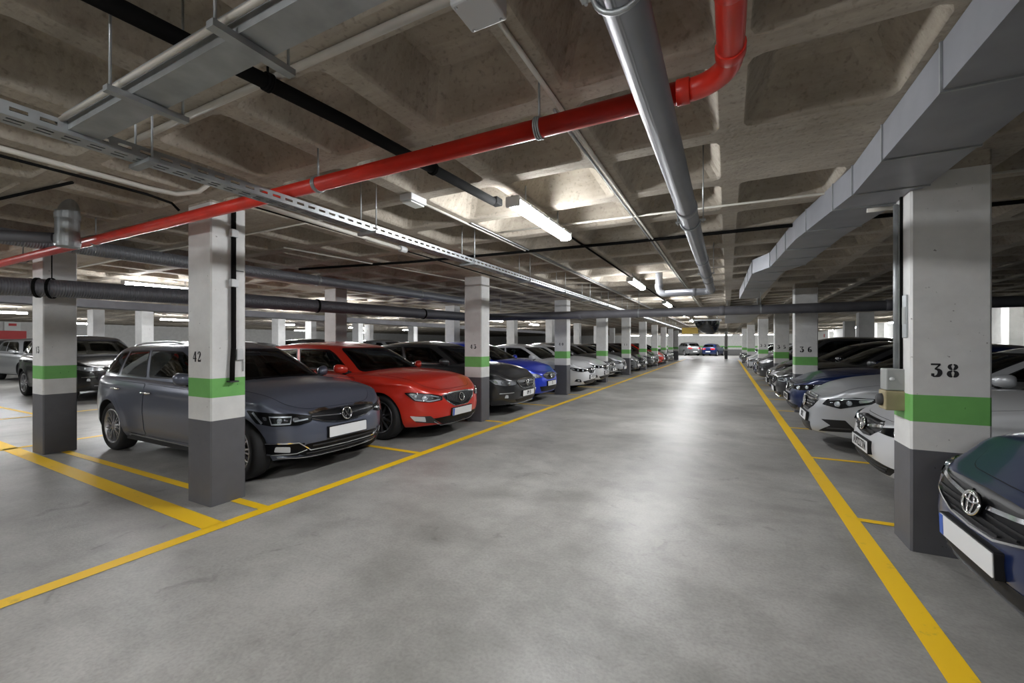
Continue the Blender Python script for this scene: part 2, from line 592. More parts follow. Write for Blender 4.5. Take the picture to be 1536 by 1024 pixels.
def lettering(txt, size, T, mat, parent, name='lettering', sx=1.):
    me = text_mesh(txt, size); me.transform(Matrix.Diagonal((sx, 1, 1, 1))); me.transform(T)
    me.materials.clear(); me.materials.append(M[mat] if isinstance(mat, str) else mat)
    return link(bpy.data.objects.new(name, me), parent)

def ring2d(r, k=28): return [(r*math.cos(2*PI*i/k), r*math.sin(2*PI*i/k)) for i in range(k)]
def bar2d(a, b, w):
    a, b = Vector(a), Vector(b); d = (b-a).normalized(); n = Vector((-d.y, d.x))*w/2
    return [tuple(a-n), tuple(b-n), tuple(b+n), tuple(a+n)]
def ell3(T, rx, ry, cx=0, cy=0, k=28, z=.006, a0=0, a1=2*PI):
    return [T @ Vector((cx+rx*math.cos(a0+(a1-a0)*i/k), cy+ry*math.sin(a0+(a1-a0)*i/k), z)) for i in range(k if a1-a0 > 6.2 else k+1)]

def make_emblem(T, kind, r, parent):
    mb = MB()
    mb.prism(ring2d(r*.97), -.012, .004, T, 1)
    if kind == 'ovals':
        mb.tube(ell3(T, r*1.25, r*.92), r*.13, 8, 0, closed=True)
        mb.tube(ell3(T, r*.42, r*.85), r*.09, 8, 0, closed=True)
        mb.tube(ell3(T, r*.95, r*.34, 0, r*.42), r*.09, 8, 0, closed=True)
    else:
        mb.tube(ell3(T, r, r), r*.12, 8, 0, closed=True)
        strokes = {'vw': [((-.45, .75), (-.05, -.1)), ((.45, .75), (.05, -.1)), ((-.85, .3), (-.4, -.75)), ((.85, .3), (.4, -.75)), ((-.4, -.75), (0, .05)), ((.4, -.75), (0, .05))],
                   'arrow': [((-.2, -.8), (-.2, .7)), ((.25, -.7), (.25, .8)), ((-.2, .1), (.25, .1)), ((-.55, .3), (-.2, .6)), ((.3, .5), (.6, .2))],
                   'h': [((-.4, -.6), (-.55, .6)), ((.4, -.6), (.55, .6)), ((-.45, .0), (.45, .0))],
                   'star': [((0, 0), (0, .9)), ((0, 0), (-.78, -.45)), ((0, 0), (.78, -.45))]}[kind]
        for a, b in strokes:
            mb.prism(bar2d((a[0]*r, a[1]*r), (b[0]*r, b[1]*r), r*.2), .0, .011, T, 0)
    return mb.build('emblem', ['chrome', 'gloss_black'], parent)

def wheel_meshes(s, style):
    r = s.wr; rr = r*.70; w = .215
    t = MB()
    prof = [(rr-.012, -w*.40), (rr+.012, -w*.46), (rr+.05, -w*.5), (r-.03, -w*.48), (r-.008, -w*.40), (r, -w*.28), (r, w*.28), (r-.008, w*.40), (r-.03, w*.48), (rr+.05, w*.5), (rr+.012, w*.46), (rr-.012, w*.40)]
    t.lathe(prof, 40, 'y')
    for dy in (-.05, 0, .05):
        pass
    tyre = t.mesh('wheel', 'rubber')
    m = MB()
    m.lathe([(rr-.004, w*.40), (rr+.006, w*.455), (rr-.008, w*.47), (rr-.022, w*.40), (rr-.03, w*.1), (rr-.03, -w*.4)], 40, 'y', mi=0)
    m.lathe([(.0, w*.02), (rr-.03, w*.02)], 32, 'y', mi=1)                     # dark brake side
    m.lathe([(.05, w*.06), (rr*.72, w*.06), (rr*.72, w*.03)], 32, 'y', mi=2)     # brake disc
    m.lathe([(0, w*.40), (.045, w*.40), (.06, w*.36), (.065, w*.2)], 20, 'y', mi=0)
    n, tw, w0, w1 = {'twin': (9, .13, .020, .016), 'five': (5, .20, .034, .026), 'multi': (10, .0, .026, .022)}[style]
    for k in range(n):
        for d in ((-tw, tw) if tw else (0,)):
            w_ = 2*PI*k/n
            a0, a1 = w_+d*.35, w_+d
            c, sn = math.cos(a0), math.sin(a0); c1, s1 = math.cos(a1), math.sin(a1)
            A = Vector((c*.045, w*.385, sn*.045)); B = Vector((c1*(rr-.012), w*.40, s1*(rr-.012)))
            dr = (B-A).normalized(); nn = Vector((-dr.z, 0, dr.x))
            y1 = Vector((0, -.03, 0))
            vs = [A+nn*w0/2, A-nn*w0/2, B-nn*w1/2, B+nn*w1/2]
            top = [v+Vector((0, .0, 0)) for v in vs]; bot = [v+y1 for v in vs]
            m.add(top+bot, [(0, 1, 2, 3), (0, 4, 5, 1), (1, 5, 6, 2), (2, 6, 7, 3), (3, 7, 4, 0)], 0, False)
    return tyre, m

def make_car(name, s, d):
    """d: colours and face details; returns the car's Empty with every part under it"""
    root = empty(name)
    paintm = d['paint']; pm = [paintm, M['matte_black']]
    ag = (s.gf0-s.gr0)/2; H = s.GH
    # ---- windows as polygons in flattened cabin coordinates
    g = s.g
    vb, vt = g.get('vb', .28), g.get('vt', .87)
    us = g['pillars']                # front edge, B pillar, C pillar, rear edge, as fractions of the half cabin
    side = []
    def sp(pts, r=.03): return rounded([(u*ag, v*H) for u, v in pts], r)
    uf, ub, uc, ur = us
    kick = g.get('kick', .0)
    def bot(u): return vb+kick*sst(.1, -1., u)
    side.append(sp([(uf, bot(uf)+.02), (uf-.02, vt-.10), (uf-.07, vt), (ub+.02, vt), (ub+.02, bot(ub))]))
    if uc is not None:
        side.append(sp([(ub-.03, bot(ub)), (ub-.03, vt), (uc+.015, vt), (uc+.015, bot(uc))]))
        if ur is not None:
            side.append(sp([(uc-.03, bot(uc)), (uc-.03, vt), (ur+.12, vt-.02), (ur, bot(ur)+.12), (ur+.01, bot(ur)+.04)], .05))
    wq = g.get('wq', .85)*s.gw0
    front = rounded([(-wq, g.get('wv', .22)*H), (wq, g.get('wv', .22)*H), (wq*.97, .93*H), (-wq*.97, .93*H)], .05)
    rq = g.get('rq', .80)*s.gw0
    rear = rounded([(-rq, g.get('rv', .38)*H), (rq, g.get('rv', .38)*H), (rq*.93, .90*H), (-rq*.93, .90*H)], .07)
    wins = [('side', w) for w in side]
    wins.append(('front', [p for p in front])); wins.append(('rear', rear))
    hl = [('side', w) for w in side] + [('front', front), ('rear', rear)]
    body = body_mesh(s, hl).build('body', pm, root, weld=.0004)
    # smooth shading follows the welded shell
    gm = M[d.get('glass', 'glass')]
    for sd in (1, -1):
        mp = s.sidemap(sd)
        for w in side: patch(MB_ := MB(), mp, w, .004, .06, 0, .01, .016, 1); MB_.build('side_window', [gm, M['gloss_black']], root)
        if d.get('window_trim'):
            lo = [(uf, bot(uf)+.01), (ub, bot(ub)-.01)] + ([(uc, bot(uc)-.01)] if uc is not None else []) + ([(ur, bot(ur)+.02)] if ur is not None and uc is not None else [])
            poly = [(u*ag, v*H-.016) for u, v in lo] + [(u*ag, v*H-.002) for u, v in reversed(lo)]
            patch(t := MB(), mp, poly, .009, .06, 0, .01); t.build('window_trim', M[d['window_trim']], root)
    patch(t := MB(), s.endmap(1), front, .004, .06, 0, .01, .03, 1); t.build('windshield', [gm, M['gloss_black']], root)
    patch(t := MB(), s.endmap(-1), rear, .004, .06, 0, .01, .03, 1); t.build('rear_window', [gm, M['gloss_black']], root)
    # ---- hood panel
    x1 = s.gf0-.02; s.ring_at(0); x0 = s.ring[0][0]-d.get('hood_front', .03)
    yh = s.W/2*d.get('hood_w', .80); yn = s.W/2*d.get('hood_n', .62)
    hp = rounded([(x1+.05, -yh), (x1+.30, -yh), (x0-.18, -yn-.06), (x0-.01, -yn*.75), (x0, 0), (x0-.01, yn*.75), (x0-.18, yn+.06), (x1+.30, yh), (x1+.05, yh), (x1+.14, 0)], .10)
    t = MB(); patch(t, s.dmap, offset_poly(hp, -.005), .0015, .05, 1, .0, .02, 1, True); patch(t, s.dmap, hp, .004, .05, 0, .004)
    for sd in (1, -1):                                                      # pressed ridges of the hood
        pass
    t.build('hood', [paintm, M['matte_black']], root)
    # ---- doors
    R = s.R
    belt = lambda x: s.top(x)-.055
    xB = (s.gf0+s.gr0)/2+ub*ag
    xa = s.xf-R-.14; xc = s.xr+R*.55
    zs = s.sill+.10
    for sd in (1, -1):
        mp = s.smap(sd)
        d1 = rounded([(xB+.012, zs), (xa-.03, zs), (xa, zs+.12), (xa+.01, belt(xa)), (xB+.012, belt(xB))], .05)
        doors = [d1]
        if uc is not None:
            arc = [(s.xr+(R+.07)*math.cos(w), s.wr+(R+.07)*math.sin(w)) for w in (.12, .4, .7, 1.0)]
            doors.append(rounded([(xB-.012, belt(xB)), (s.xr+.06, belt(s.xr+.1)), (s.xr+.10, s.wr+R+.12)] + arc[::-1][1:] + [(s.xr+R+.10, zs), (xB-.012, zs)], .04))
        for k, dp in enumerate(doors):
            t = MB(); patch(t, mp, offset_poly(dp, -.006), .0015, .05, 1, .0, .02, 1, True); patch(t, mp, dp, .004, .035, 0, .004)
            do = t.build('door', [paintm, M['matte_black']], root)
            hx = (xB+.10) if k == 0 else (s.xr+.22)
            hz = s.top(hx)-.155
            T = s.smap(sd)(hx, hz); n = T[1]; P = T[0]
            h = MB()
            h.tube([P+Vector((-.10, 0, 0))+n*.012, P+Vector((-.085, 0, .003))+n*.034, P+Vector((.07, 0, .006))+n*.036, P+Vector((.10, 0, .004))+n*.012], [.009, .013, .013, .009], 8)
            h.build('door_handle', paintm if not d.get('handle') else M[d['handle']], do)
        if d.get('sill_trim'):
            patch(t := MB(), mp, [(s.xr+R+.10, zs-.035), (s.xr+R+.18, zs-.008), (xa-.06, zs-.028), (xa-.06, zs-.048), (s.xr+R+.18, zs-.030), (s.xr+R+.12, zs-.05)], .010, .06, 0, .012); t.build('sill_trim', M[d['sill_trim']], root)
        # mirror
        mx = s.gf0-.50; mz = s.top(mx)+.065; my = s.W/2*.93
        bm = bmesh.new(); bmesh.ops.create_uvsphere(bm, u_segments=20, v_segments=12, radius=1.)
        for v in bm.verts:
            x, y, z = v.co
            x = x*.085 if x > 0 else -.03*min(1, abs(x)*2.)
            y = math.copysign(abs(y)**.8, y); z = math.copysign(abs(z)**.75, z)
            v.co = (x+mx-.03*(y+1), (y*.095+my+.068)*sd, z*(.072+.008*y)+mz+.008*y)
        bmesh.ops.recalc_face_normals(bm, faces=bm.faces)
        me = bpy.data.meshes.new('side_mirror'); bm.to_mesh(me); bm.free()
        for f in me.polygons: f.use_smooth = True
        mo = MB()
        mo.tube([(mx+.01, (my-.09)*sd, mz-.080), (mx, (my+.06)*sd, mz-.045)], [.040, .030], 8, 1)
        k = len(me.vertices)
        mo.add([v.co for v in me.vertices], [list(p.vertices) for p in me.polygons], 0)
        mobj = mo.build('side_mirror', [d.get('mirror', paintm), M['black']], root, recalc=True)
        gl = MB(); gl.prism([(.075*math.cos(2*PI*i/20), .055*math.sin(2*PI*i/20)) for i in range(20)], 0, .004,
                            Matrix.Translation((mx-.064, (my+.068)*sd, mz)) @ Matrix.Rotation(-PI/2, 4, 'Y') @ Matrix.Rotation(PI/2, 4, 'Z'))
        gl.build('mirror_glass', 'chrome', mobj)
        # rails
        if d.get('rails'):
            f, r, w = s.gspan(1.); yy = (w-.10)*sd
            pts = []
            for i in range(13):
                x = lerp(s.gf1-.42, s.gr1+.30, i/12); up = .030*min(1, i/1.5, (12-i)/1.5)
                pts.append((x, yy*(1-.05*(abs(i-6)/6)**2), s.roofz(x, yy)+up-.002))
            t = MB(); t.tube(pts, .014, 8); t.build('roof_rail', d['rails'], root)
        # tail light
        P0 = s.px(-s.a+.05); zt_ = s.top(-s.a+.05)
        poly = [(P0-.22, zt_-.10), (P0-.20, zt_-.24), (P0+.25, zt_-.24), (P0+.30, zt_-.08)]
        patch(t := MB(), lambda a, b, sd=sd: s.bmap(a*sd, b), rounded(poly, .03), .006, .05, 0, .01); t.build('tail_light', 'tail_red', root)
    # ---- wheels
    tyre, rim = wheel_meshes(s, d.get('rim', 'multi'))
    rimmesh = rim.mesh('rim', [M[d.get('alloy', 'alloy')], M['matte_black'], M['dark_alloy']])
    yw = s.W/2-.14
    for xw in (s.xf, s.xr):
        for sd in (1, -1):
            w = link(bpy.data.objects.new('wheel', tyre), root); w.location = (xw, yw*sd, s.wr); w.rotation_euler = (0, 0, 0 if sd > 0 else PI)
            r = link(bpy.data.objects.new('rim', rimmesh), w); r.rotation_euler = (0, .2+xw, 0)
    # ---- underside
    t = MB(); t.box((0, 0, s.sill+.08), (s.L-.7, s.W-.60, .12)); t.box(((s.xf+s.xr)/2, 0, s.sill+.05), (s.xf-s.xr-2*R-.05, s.W-.12, .10))
    for xw in (s.xf, s.xr): t.box((xw, 0, s.wr+.02), (.10, s.W-.5, .09)); t.box((xw, 0, s.wr+.12), (2*R-.1, s.W-.85, .36))
    t.build('underbody', 'matte_black', root)
    # ---- front face
    face(s, d, root)
    # rear number plate
    T = s.frame(s.pmax-.0005, .52, .004)
    t = MB(); t.prism([(-.26, -.055), (.26, -.055), (.26, .055), (-.26, .055)], 0, .012, T); t.build('license_plate', 'plate_white', root)
    # ---- cabin
    if d.get('cabin', True):
        zf = s.sill+.12
        yb = s.W*.21; xs = (s.gf0+s.gr0)/2+.12+d.get('seat_dx', 0)
        for sd in (1, -1):
            t = MB(); t.box((xs+.22, yb*sd, zf+.22), (.50, .50, .22), bevel=.05)
            Rm = Matrix.Rotation(-.26, 3, 'Y')
            t.box((xs-.10, yb*sd, zf+.56), (.15, .48, .66), R=Rm, bevel=.05); t.box((xs-.23, yb*sd, zf+.97), (.10, .26, .18), R=Rm, bevel=.035)
            t.build('front_seat', 'seat', root)
        t = MB(); t.box((xs-.75, 0, zf+.22), (.52, s.W*.72, .22), bevel=.05); t.box((xs-1.04, 0, zf+.54), (.15, s.W*.70, .60), R=Matrix.Rotation(-.3, 3, 'Y'), bevel=.05)
        for yy in (-.42, .42): t.box((xs-1.16, yy, zf+.90), (.09, .24, .15), bevel=.03)
        t.build('rear_seat', 'seat', root)
        xd = s.gf0-.42
        t = MB(); t.box((xd+.10, 0, s.gz-.02), (.62, s.gw0*1.72, .16), bevel=.05); t.box((xd+.10, 0, s.gz-.25), (.5, s.gw0*1.7, .4)); t.build('dashboard', 'dark_trim', root)
        t = MB(); Tm = Matrix.Translation((xd-.28, yb, s.gz-.02)) @ Matrix.Rotation(-1.15, 4, 'Y')
        t.tube([Tm @ Vector((.18*math.cos(2*PI*i/24), .18*math.sin(2*PI*i/24), 0)) for i in range(24)], .014, 8, closed=True)
        for w in (PI/2, -PI/2, 0): t.tube([Tm @ Vector((0, 0, -.01)), Tm @ Vector((.17*math.cos(w), .17*math.sin(w), 0))], .014, 6)
        t.build('steering_wheel', 'black', root)
    return root

def face(s, d, root):
    F = d['face']; bm = lambda a, b: s.bmap(a, b)
    def half(poly, name, mats, parent, off, sym_both=True, res=.035, thick=.012, border=0., r=.012, bmi=1):
        outs = []
        for sd in ((1, -1) if sym_both else (1,)):
            t = MB(); patch(t, (lambda a, b, sd=sd: s.bmap(a*sd, b)), rounded(poly, r), off, res, 0, thick, border, bmi)
            outs.append(t.build(name, mats, parent if not isinstance(parent, list) else parent[0 if sd == 1 else 1]))
        return outs
    def full(poly, name, mats, parent, off, res=.035, thick=.012, border=0., r=.02):
        P = [(a, b) for a, b in poly]+[(-a, b) for a, b in reversed(poly)]
        q = [P[0]]
        for p in P[1:]:
            if (Vector(p)-Vector(q[-1])).length > 1e-4: q.append(p)
        if (Vector(q[0])-Vector(q[-1])).length < 1e-4: q.pop()
        t = MB(); patch(t, bm, rounded(q, r), off, res, 0, thick, border, 1)
        return t.build(name, mats, parent)
    def strip(mb, pts, w, off, mi=0, res=.05, thick=.012, mirror=True):
        """raised bar along a polyline on the face"""
        for sd in ((1, -1) if mirror else (1,)):
            n = len(pts); up = []; dn = []
            for i in range(n):
                a = Vector(pts[max(0, i-1)]); b = Vector(pts[min(n-1, i+1)]); t = (b-a).normalized(); nn = Vector((-t.y, t.x))*w/2
                up.append(tuple(Vector(pts[i])+nn)); dn.append(tuple(Vector(pts[i])-nn))
            patch(mb, (lambda a, b, sd=sd: s.bmap(a*sd, b)), dn+up[::-1], off, res, mi, thick)
    h = F['headlight']
    lights = half(h['poly'], 'headlight', [M[h.get('base', 'gloss_black')], M['gloss_black']], root, .003, res=.03, border=h.get('border', .0))
    for k, poly in enumerate(h.get('chrome', [])): half(poly, 'reflector', 'chrome', lights, .008, r=.02, res=.03)
    for pts in h.get('strips', []):
        for k, sd in enumerate((1, -1)):
            t = MB(); n = len(pts[0]); pl = pts[0]; w = pts[1]; up = []; dn = []
            for i in range(n):
                a = Vector(pl[max(0, i-1)]); b = Vector(pl[min(n-1, i+1)]); tt = (b-a).normalized(); nn = Vector((-tt.y, tt.x))*w/2
                up.append(tuple(Vector(pl[i])+nn)); dn.append(tuple(Vector(pl[i])-nn))
            patch(t, (lambda a, b, sd=sd: s.bmap(a*sd, b)), dn+up[::-1], .011, .03, 0, .008)
            t.build('light_strip', 'lamp_white', lights[k])
    for (cp, cz, r) in h.get('lamps', []):
        for k, sd in enumerate((1, -1)):
            T = s.frame(cp*sd, cz, .004); t = MB()
            vs = [[T @ Vector((q*r*math.cos(2*PI*i/20), q*r*math.sin(2*PI*i/20), hgt)) for i in range(21)] for q, hgt in ((1., .0), (1., .010), (.84, .014), (.80, .004))]
            t.grid(vs, 0); vs = [[T @ Vector((q*r*math.cos(2*PI*i/20), q*r*math.sin(2*PI*i/20), hgt)) for i in range(21)] for q, hgt in ((.82, .004), (.6, .012), (.3, .017), (.01, .018))]
            t.grid(vs, 1); t.build('projector_lamp', ['chrome', 'lamp_white'], lights[k], recalc=True)
    if h.get('lens', True): half(offset_poly(h['poly'], .003), 'lens', 'lens', lights, .022, res=.04, thick=.016)
    gr = F['grille']
    go = full(gr['poly'], 'grille', [M[gr.get('base', 'gloss_black')], M['chrome']], root, .004, border=gr.get('border', 0.), thick=.014, r=gr.get('r', .02))
    t = MB(); any_ = False
    for pts, w in gr.get('bars', []): strip(t, pts, w, .016, 0); any_ = True
    if any_: t.build('grille_bar', 'chrome', go)
    if gr.get('ribs'):
        t = MB(); n, a0, zl, zh = gr['ribs']
        for i in range(n):
            p = -a0+2*a0*i/(n-1); lo = lerp(zl[0], zl[1], abs(p)/a0); hi = lerp(zh[0], zh[1], abs(p)/a0)
            patch(t, bm, [(p-.006, lo), (p+.006, lo), (p+.006, hi), (p-.006, hi)], .016, .05, 0, .016)
        t.build('grille_slat', M[gr.get('ribmat', 'dark_alloy')], go)
    if gr.get('mesh'):
        t = MB()
        for (p0, p1, z) in gr['mesh']: strip(t, [(p0, z), (p1, z)], .010, .013, 0)
        t.build('grille_slat', M[gr.get('ribmat', 'black')], go)
    if 'emblem' in F:
        kind, z, r, off = F['emblem']
        make_emblem(s.frame(.0001, z, off), kind, r, go)
    for name, poly, mat, off in F.get('full', []):
        full(poly, name, M[mat], root, off)
    for name, poly, mat, off in F.get('half', []):
        half(poly, name, M[mat], root, off)
    for name, mat, items in F.get('strips', []):
        t = MB()
        for pts, w in items: strip(t, pts, w, .012, 0)
        t.build(name, M[mat], root)
    pl = F.get('plate')
    if pl:
        z, off, txt, eu = pl
        T = s.frame(.0001, z, off)
        W2 = .26; t = MB()
        t.prism(rounded([(-W2-.008, -.063), (W2+.008, -.063), (W2+.008, .063), (-W2-.008, .063)], .01), -.03, .004, T, 1)
        t.prism(rounded([(-W2, -.055), (W2, -.055), (W2, .055), (-W2, .055)], .008), .004, .008, T, 0)
        po = t.build('license_plate', ['plate_white', 'black'], root)
        if eu:
            t = MB(); t.prism([(-W2+.002, -.053), (-W2+.042, -.053), (-W2+.042, .053), (-W2+.002, .053)], .008, .010, T); t.build('country_strip', 'plate_blue', po)
        if txt:
            lettering(txt, .115, T @ Matrix.Translation((.01, 0, .009)), 'ink', po, sx=.78)

def copy_tree(o, parent=None, skip=(), repaint=None):
    c = o.copy(); COL.objects.link(c)
    c.parent = parent
    if repaint and c.type == 'MESH':
        for i, ms in enumerate(c.material_slots):
            src = ms.material
            if src in repaint: ms.link = 'OBJECT'; ms.material = repaint[src]
    for ch in kids.get(o.name, []):
        if ch.name.split('.')[0] in skip: continue
        copy_tree(ch, c, skip, repaint)
    return c
kids = {}
def index_kids():
    kids.clear()
    for o in COL.objects:
        if o.parent is not None: kids.setdefault(o.parent.name, []).append(o)
# ------------------------------------------------------------------ the car designs
P = {}
P['greyblue'] = paint('paint_grey_blue', (.105, .117, .158), .40, .36, .14)
P['red'] = paint('paint_red', (.56, .026, .012), .12, .32)
P['black'] = paint('paint_black', (.006, .006, .007), .0, .25)
P['charcoal'] = paint('paint_charcoal', (.030, .031, .033), .3, .3)
P['blue'] = paint('paint_blue', (.015, .050, .60), .3, .3)
P['navy'] = paint('paint_navy', (.006, .017, .075), .3, .3)
P['white'] = paint('paint_white', (.62, .63, .65), .0, .3)
P['silver'] = paint('paint_silver', (.40, .415, .435), .30, .36)
P['grey'] = paint('paint_grey', (.12, .125, .13), .5, .3)

STDW = [(.15, .84), (.22, .90), (.30, .955), (.45, .985), (.60, 1.0), (.78, .990), (.92, .955), (1.05, .90)]
NOSE = [(.15, -.16), (.24, -.06), (.34, -.015), (.45, 0.), (.56, -.012), (.68, -.045), (.80, -.10)]
TAIL = [(.15, .16), (.28, .04), (.45, .0), (.70, .02), (.90, .06), (1.05, .10)]

SH = {}
SH['wagon'] = Shape(L=4.40, W=1.80, H=1.47, fo=.65, wb=2.80, wr=.325, nose=NOSE, tail=TAIL, width=STDW,
    top=[(0, .705), (.10, .745), (.35, .835), (.75, .905), (1.15, .945), (1.9, .965), (3.3, .995), (4.40, .99)],
    creases=[(.80, .90, .016, .16), (.36, .36, .010, .10)], crown=.055,
    gh=dict(f0=1.02, f1=1.98, r0=4.33, r1=4.02, w0=.925, w1=.70, z0=.86, pillars=(.80, .10, -.40, -.82), rdrop=.05, vb=.25, vt=.86, kick=.04))
SH['estate'] = Shape(L=4.62, W=1.82, H=1.47, fo=.86, wb=2.76, wr=.335, nose=NOSE, tail=TAIL, width=STDW,
    top=[(0, .72), (.10, .765), (.40, .86), (.80, .925), (1.2, .955), (2.0, .975), (3.4, 1.0), (4.62, 1.0)],
    creases=[(.82, .90, .018, .16), (.36, .36, .010, .10)], crown=.06,
    gh=dict(f0=1.10, f1=2.05, r0=4.56, r1=4.15, w0=.92, w1=.69, z0=.87, pillars=(.80, .10, -.40, -.82), rdrop=.07, vb=.25, vt=.86, kick=.05))
SH['sedan'] = Shape(L=4.60, W=1.80, H=1.43, fo=.86, wb=2.72, wr=.325, nose=NOSE, tail=TAIL, width=STDW,
    top=[(0, .70), (.10, .745), (.40, .84), (.85, .91), (1.2, .94), (2.0, .955), (3.4, .99), (4.3, 1.0), (4.60, .97)],
    creases=[(.78, .90, .016, .16), (.36, .36, .010, .10)], crown=.06,
    gh=dict(f0=1.08, f1=2.05, r0=4.15, r1=3.35, w0=.915, w1=.68, z0=.86, pillars=(.80, .06, -.50, None), rdrop=.04, vb=.26, vt=.86, kick=.06))
SH['coupe'] = Shape(L=4.62, W=1.80, H=1.42, fo=.92, wb=2.70, wr=.33, nf=3.6, nose=[(.15, -.12), (.22, -.02), (.30, 0.), (.42, -.02), (.55, -.03), (.66, -.05), (.76, -.11)], tail=TAIL, width=STDW,
    top=[(0, .69), (.10, .735), (.40, .83), (.85, .91), (1.2, .945), (2.0, .95), (3.4, .97), (4.62, .94)],
    creases=[(.84, .80, .022, .14), (.50, .42, .016, .12)], crown=.07,
    gh=dict(f0=1.18, f1=2.20, r0=4.25, r1=3.30, w0=.90, w1=.66, z0=.86, pillars=(.80, .06, -.52, None), rdrop=.05, vb=.28, vt=.86, kick=.05))
SH['hatch'] = Shape(L=4.20, W=1.76, H=1.49, fo=.82, wb=2.58, wr=.32, nose=NOSE, tail=TAIL, width=STDW,
    top=[(0, .72), (.10, .765), (.35, .86), (.70, .93), (1.1, .975), (1.8, .99), (3.0, 1.02), (4.20, 1.0)],
    creases=[(.80, .92, .016, .16), (.36, .36, .010, .10)], crown=.07,
    gh=dict(f0=.95, f1=1.95, r0=4.10, r1=3.75, w0=.925, w1=.69, z0=.88, pillars=(.80, .02, -.55, None), rdrop=.06, vb=.25, vt=.86, kick=.06))
SH['suv'] = Shape(L=4.55, W=1.86, H=1.66, fo=.86, wb=2.70, wr=.36, sill=.26, nose=[(.2, -.12), (.34, -.02), (.5, 0.), (.7, -.01), (.85, -.04), (.98, -.10)], tail=TAIL,
    width=[(.2, .88), (.30, .95), (.5, .985), (.70, 1.0), (.90, .99), (1.05, .95), (1.2, .9)],
    top=[(0, .86), (.10, .90), (.35, .98), (.75, 1.03), (1.1, 1.06), (1.9, 1.08), (3.3, 1.11), (4.55, 1.10)],
    creases=[(.92, 1.0, .016, .16)], crown=.06,
    gh=dict(f0=1.05, f1=1.85, r0=4.48, r1=4.10, w0=.925, w1=.72, z0=.98, pillars=(.80, .08, -.42, -.82), rdrop=.06, vb=.25, vt=.86, kick=.05))

FACE = {}
# dark U-shaped lamps joined by a chrome bar, thin upper grille
FACE['wide'] = dict(
    headlight=dict(poly=[(.44, .600), (.56, .578), (.80, .578), (.97, .610), (1.10, .742), (.96, .728), (.62, .700), (.42, .660)], base='gloss_black',
        strips=[([(.64, .600), (.82, .600), (.84, .676), (.62, .668), (.64, .602)], .013), ([(.92, .612), (1.03, .722)], .018), ([(.47, .632), (.60, .620)], .014)],
        lamps=[(.735, .638, .026)], chrome=[[(.545, .622), (.615, .614), (.61, .660), (.56, .656)], [(.865, .64), (.90, .64), (.92, .68), (.87, .676)]]),
    grille=dict(poly=[(0, .548), (.15, .560), (.30, .588), (.43, .630), (.44, .668), (.30, .690), (0, .702)], bars=[([(0, .705), (.30, .697), (.45, .680)], .022), ([(.06, .628), (.43, .650)], .010), ([(.0, .548), (.15, .560), (.30, .586), (.43, .628)], .009)], r=.012),
    emblem=('vw', .630, .064, .022),
    full=[('lower_grille', [(0, .235), (.52, .245), (.66, .305), (.50, .375), (0, .380)], 'gloss_black', .003)],
    half=[('fog_light', [(.58, .255), (.92, .290), (.90, .400), (.52, .390)], 'gloss_black', .004), ('fog_lamp', [(.66, .305), (.82, .318), (.80, .372), (.66, .362)], 'lamp_white', .010)],
    strips=[('bumper_trim', 'chrome', [([(0, .300), (.46, .308), (.58, .402), (.90, .405)], .012), ([(0, .222), (.52, .232), (.80, .256)], .012), ([(.50, .318), (.60, .290), (.90, .288)], .010)]), ('lower_grille_slat', 'dark_trim', [([(0, .345), (.44, .348)], .012), ([(0, .265), (.50, .272)], .010)])],
    plate=(.460, .022, None, False))
# swept lamps, upright framed grille with vertical slats
FACE['slats'] = dict(
    headlight=dict(poly=[(.45, .592), (.66, .572), (.88, .600), (1.04, .716), (.90, .722), (.62, .694), (.44, .650)], base='dark_alloy', border=.012, chrome=[[(.80, .668), (.90, .672), (.96, .706), (.86, .704)], [(.53, .612), (.64, .606), (.65, .664), (.56, .650)]],
        lamps=[(.72, .636, .046), (.86, .662, .034)], strips=[([(.49, .606), (.66, .590), (.86, .616), (.96, .698)], .016), ([(.50, .64), (.62, .668)], .012)]),
    grille=dict(poly=[(0, .470), (.18, .472), (.36, .570), (.44, .660), (.22, .690), (0, .694)], border=.016, ribs=(23, .34, (.49, .585), (.676, .655)), ribmat='dark_trim', r=.03),
    emblem=('arrow', .600, .060, .022),
    full=[('lower_grille', [(0, .225), (.44, .235), (.62, .335), (.40, .345), (0, .345)], 'gloss_black', .003)],
    half=[('fog_light', [(.50, .255), (.88, .290), (.94, .375), (.66, .378)], 'dark_trim', .004), ('fog_lamp', [(.72, .295), (.90, .310), (.96, .380), (.74, .366)], 'lamp_white', .010)],
    strips=[('bumper_trim', 'chrome', [([(0, .212), (.46, .222), (.60, .295)], .008)])],
    plate=(.395, .022, None, True))
FACE['bars'] = dict(
    headlight=dict(poly=[(.46, .615), (.70, .600), (.92, .630), (1.06, .720), (.92, .725), (.62, .695), (.44, .665)], base='alloy', lamps=[(.62, .645, .036), (.76, .655, .030)], chrome=[[(.84, .64), (.94, .66), (.98, .705), (.88, .70)]]),
    grille=dict(poly=[(0, .52), (.26, .54), (.38, .62), (.42, .685), (.2, .70), (0, .705)], bars=[([(0, .705), (.22, .700), (.40, .680), (.33, .585), (.22, .532), (0, .520)], .012), ([(.08, .648), (.36, .645)], .010), ([(.08, .595), (.30, .600)], .010)]),
    emblem=('h', .622, .060, .022),
    full=[('lower_grille', [(0, .25), (.42, .26), (.50, .325), (0, .335)], 'black', .003)],
    half=[('fog_lamp', [(.66, .36), (.74, .36), (.72, .42), (.67, .42)], 'lamp_white', .006)],
    strips=[('bumper_trim', 'chrome', [([(.54, .465), (.84, .450)], .014), ([(0, .225), (.60, .245)], .010)])],
    plate=(.425, .022, '0M B', False))
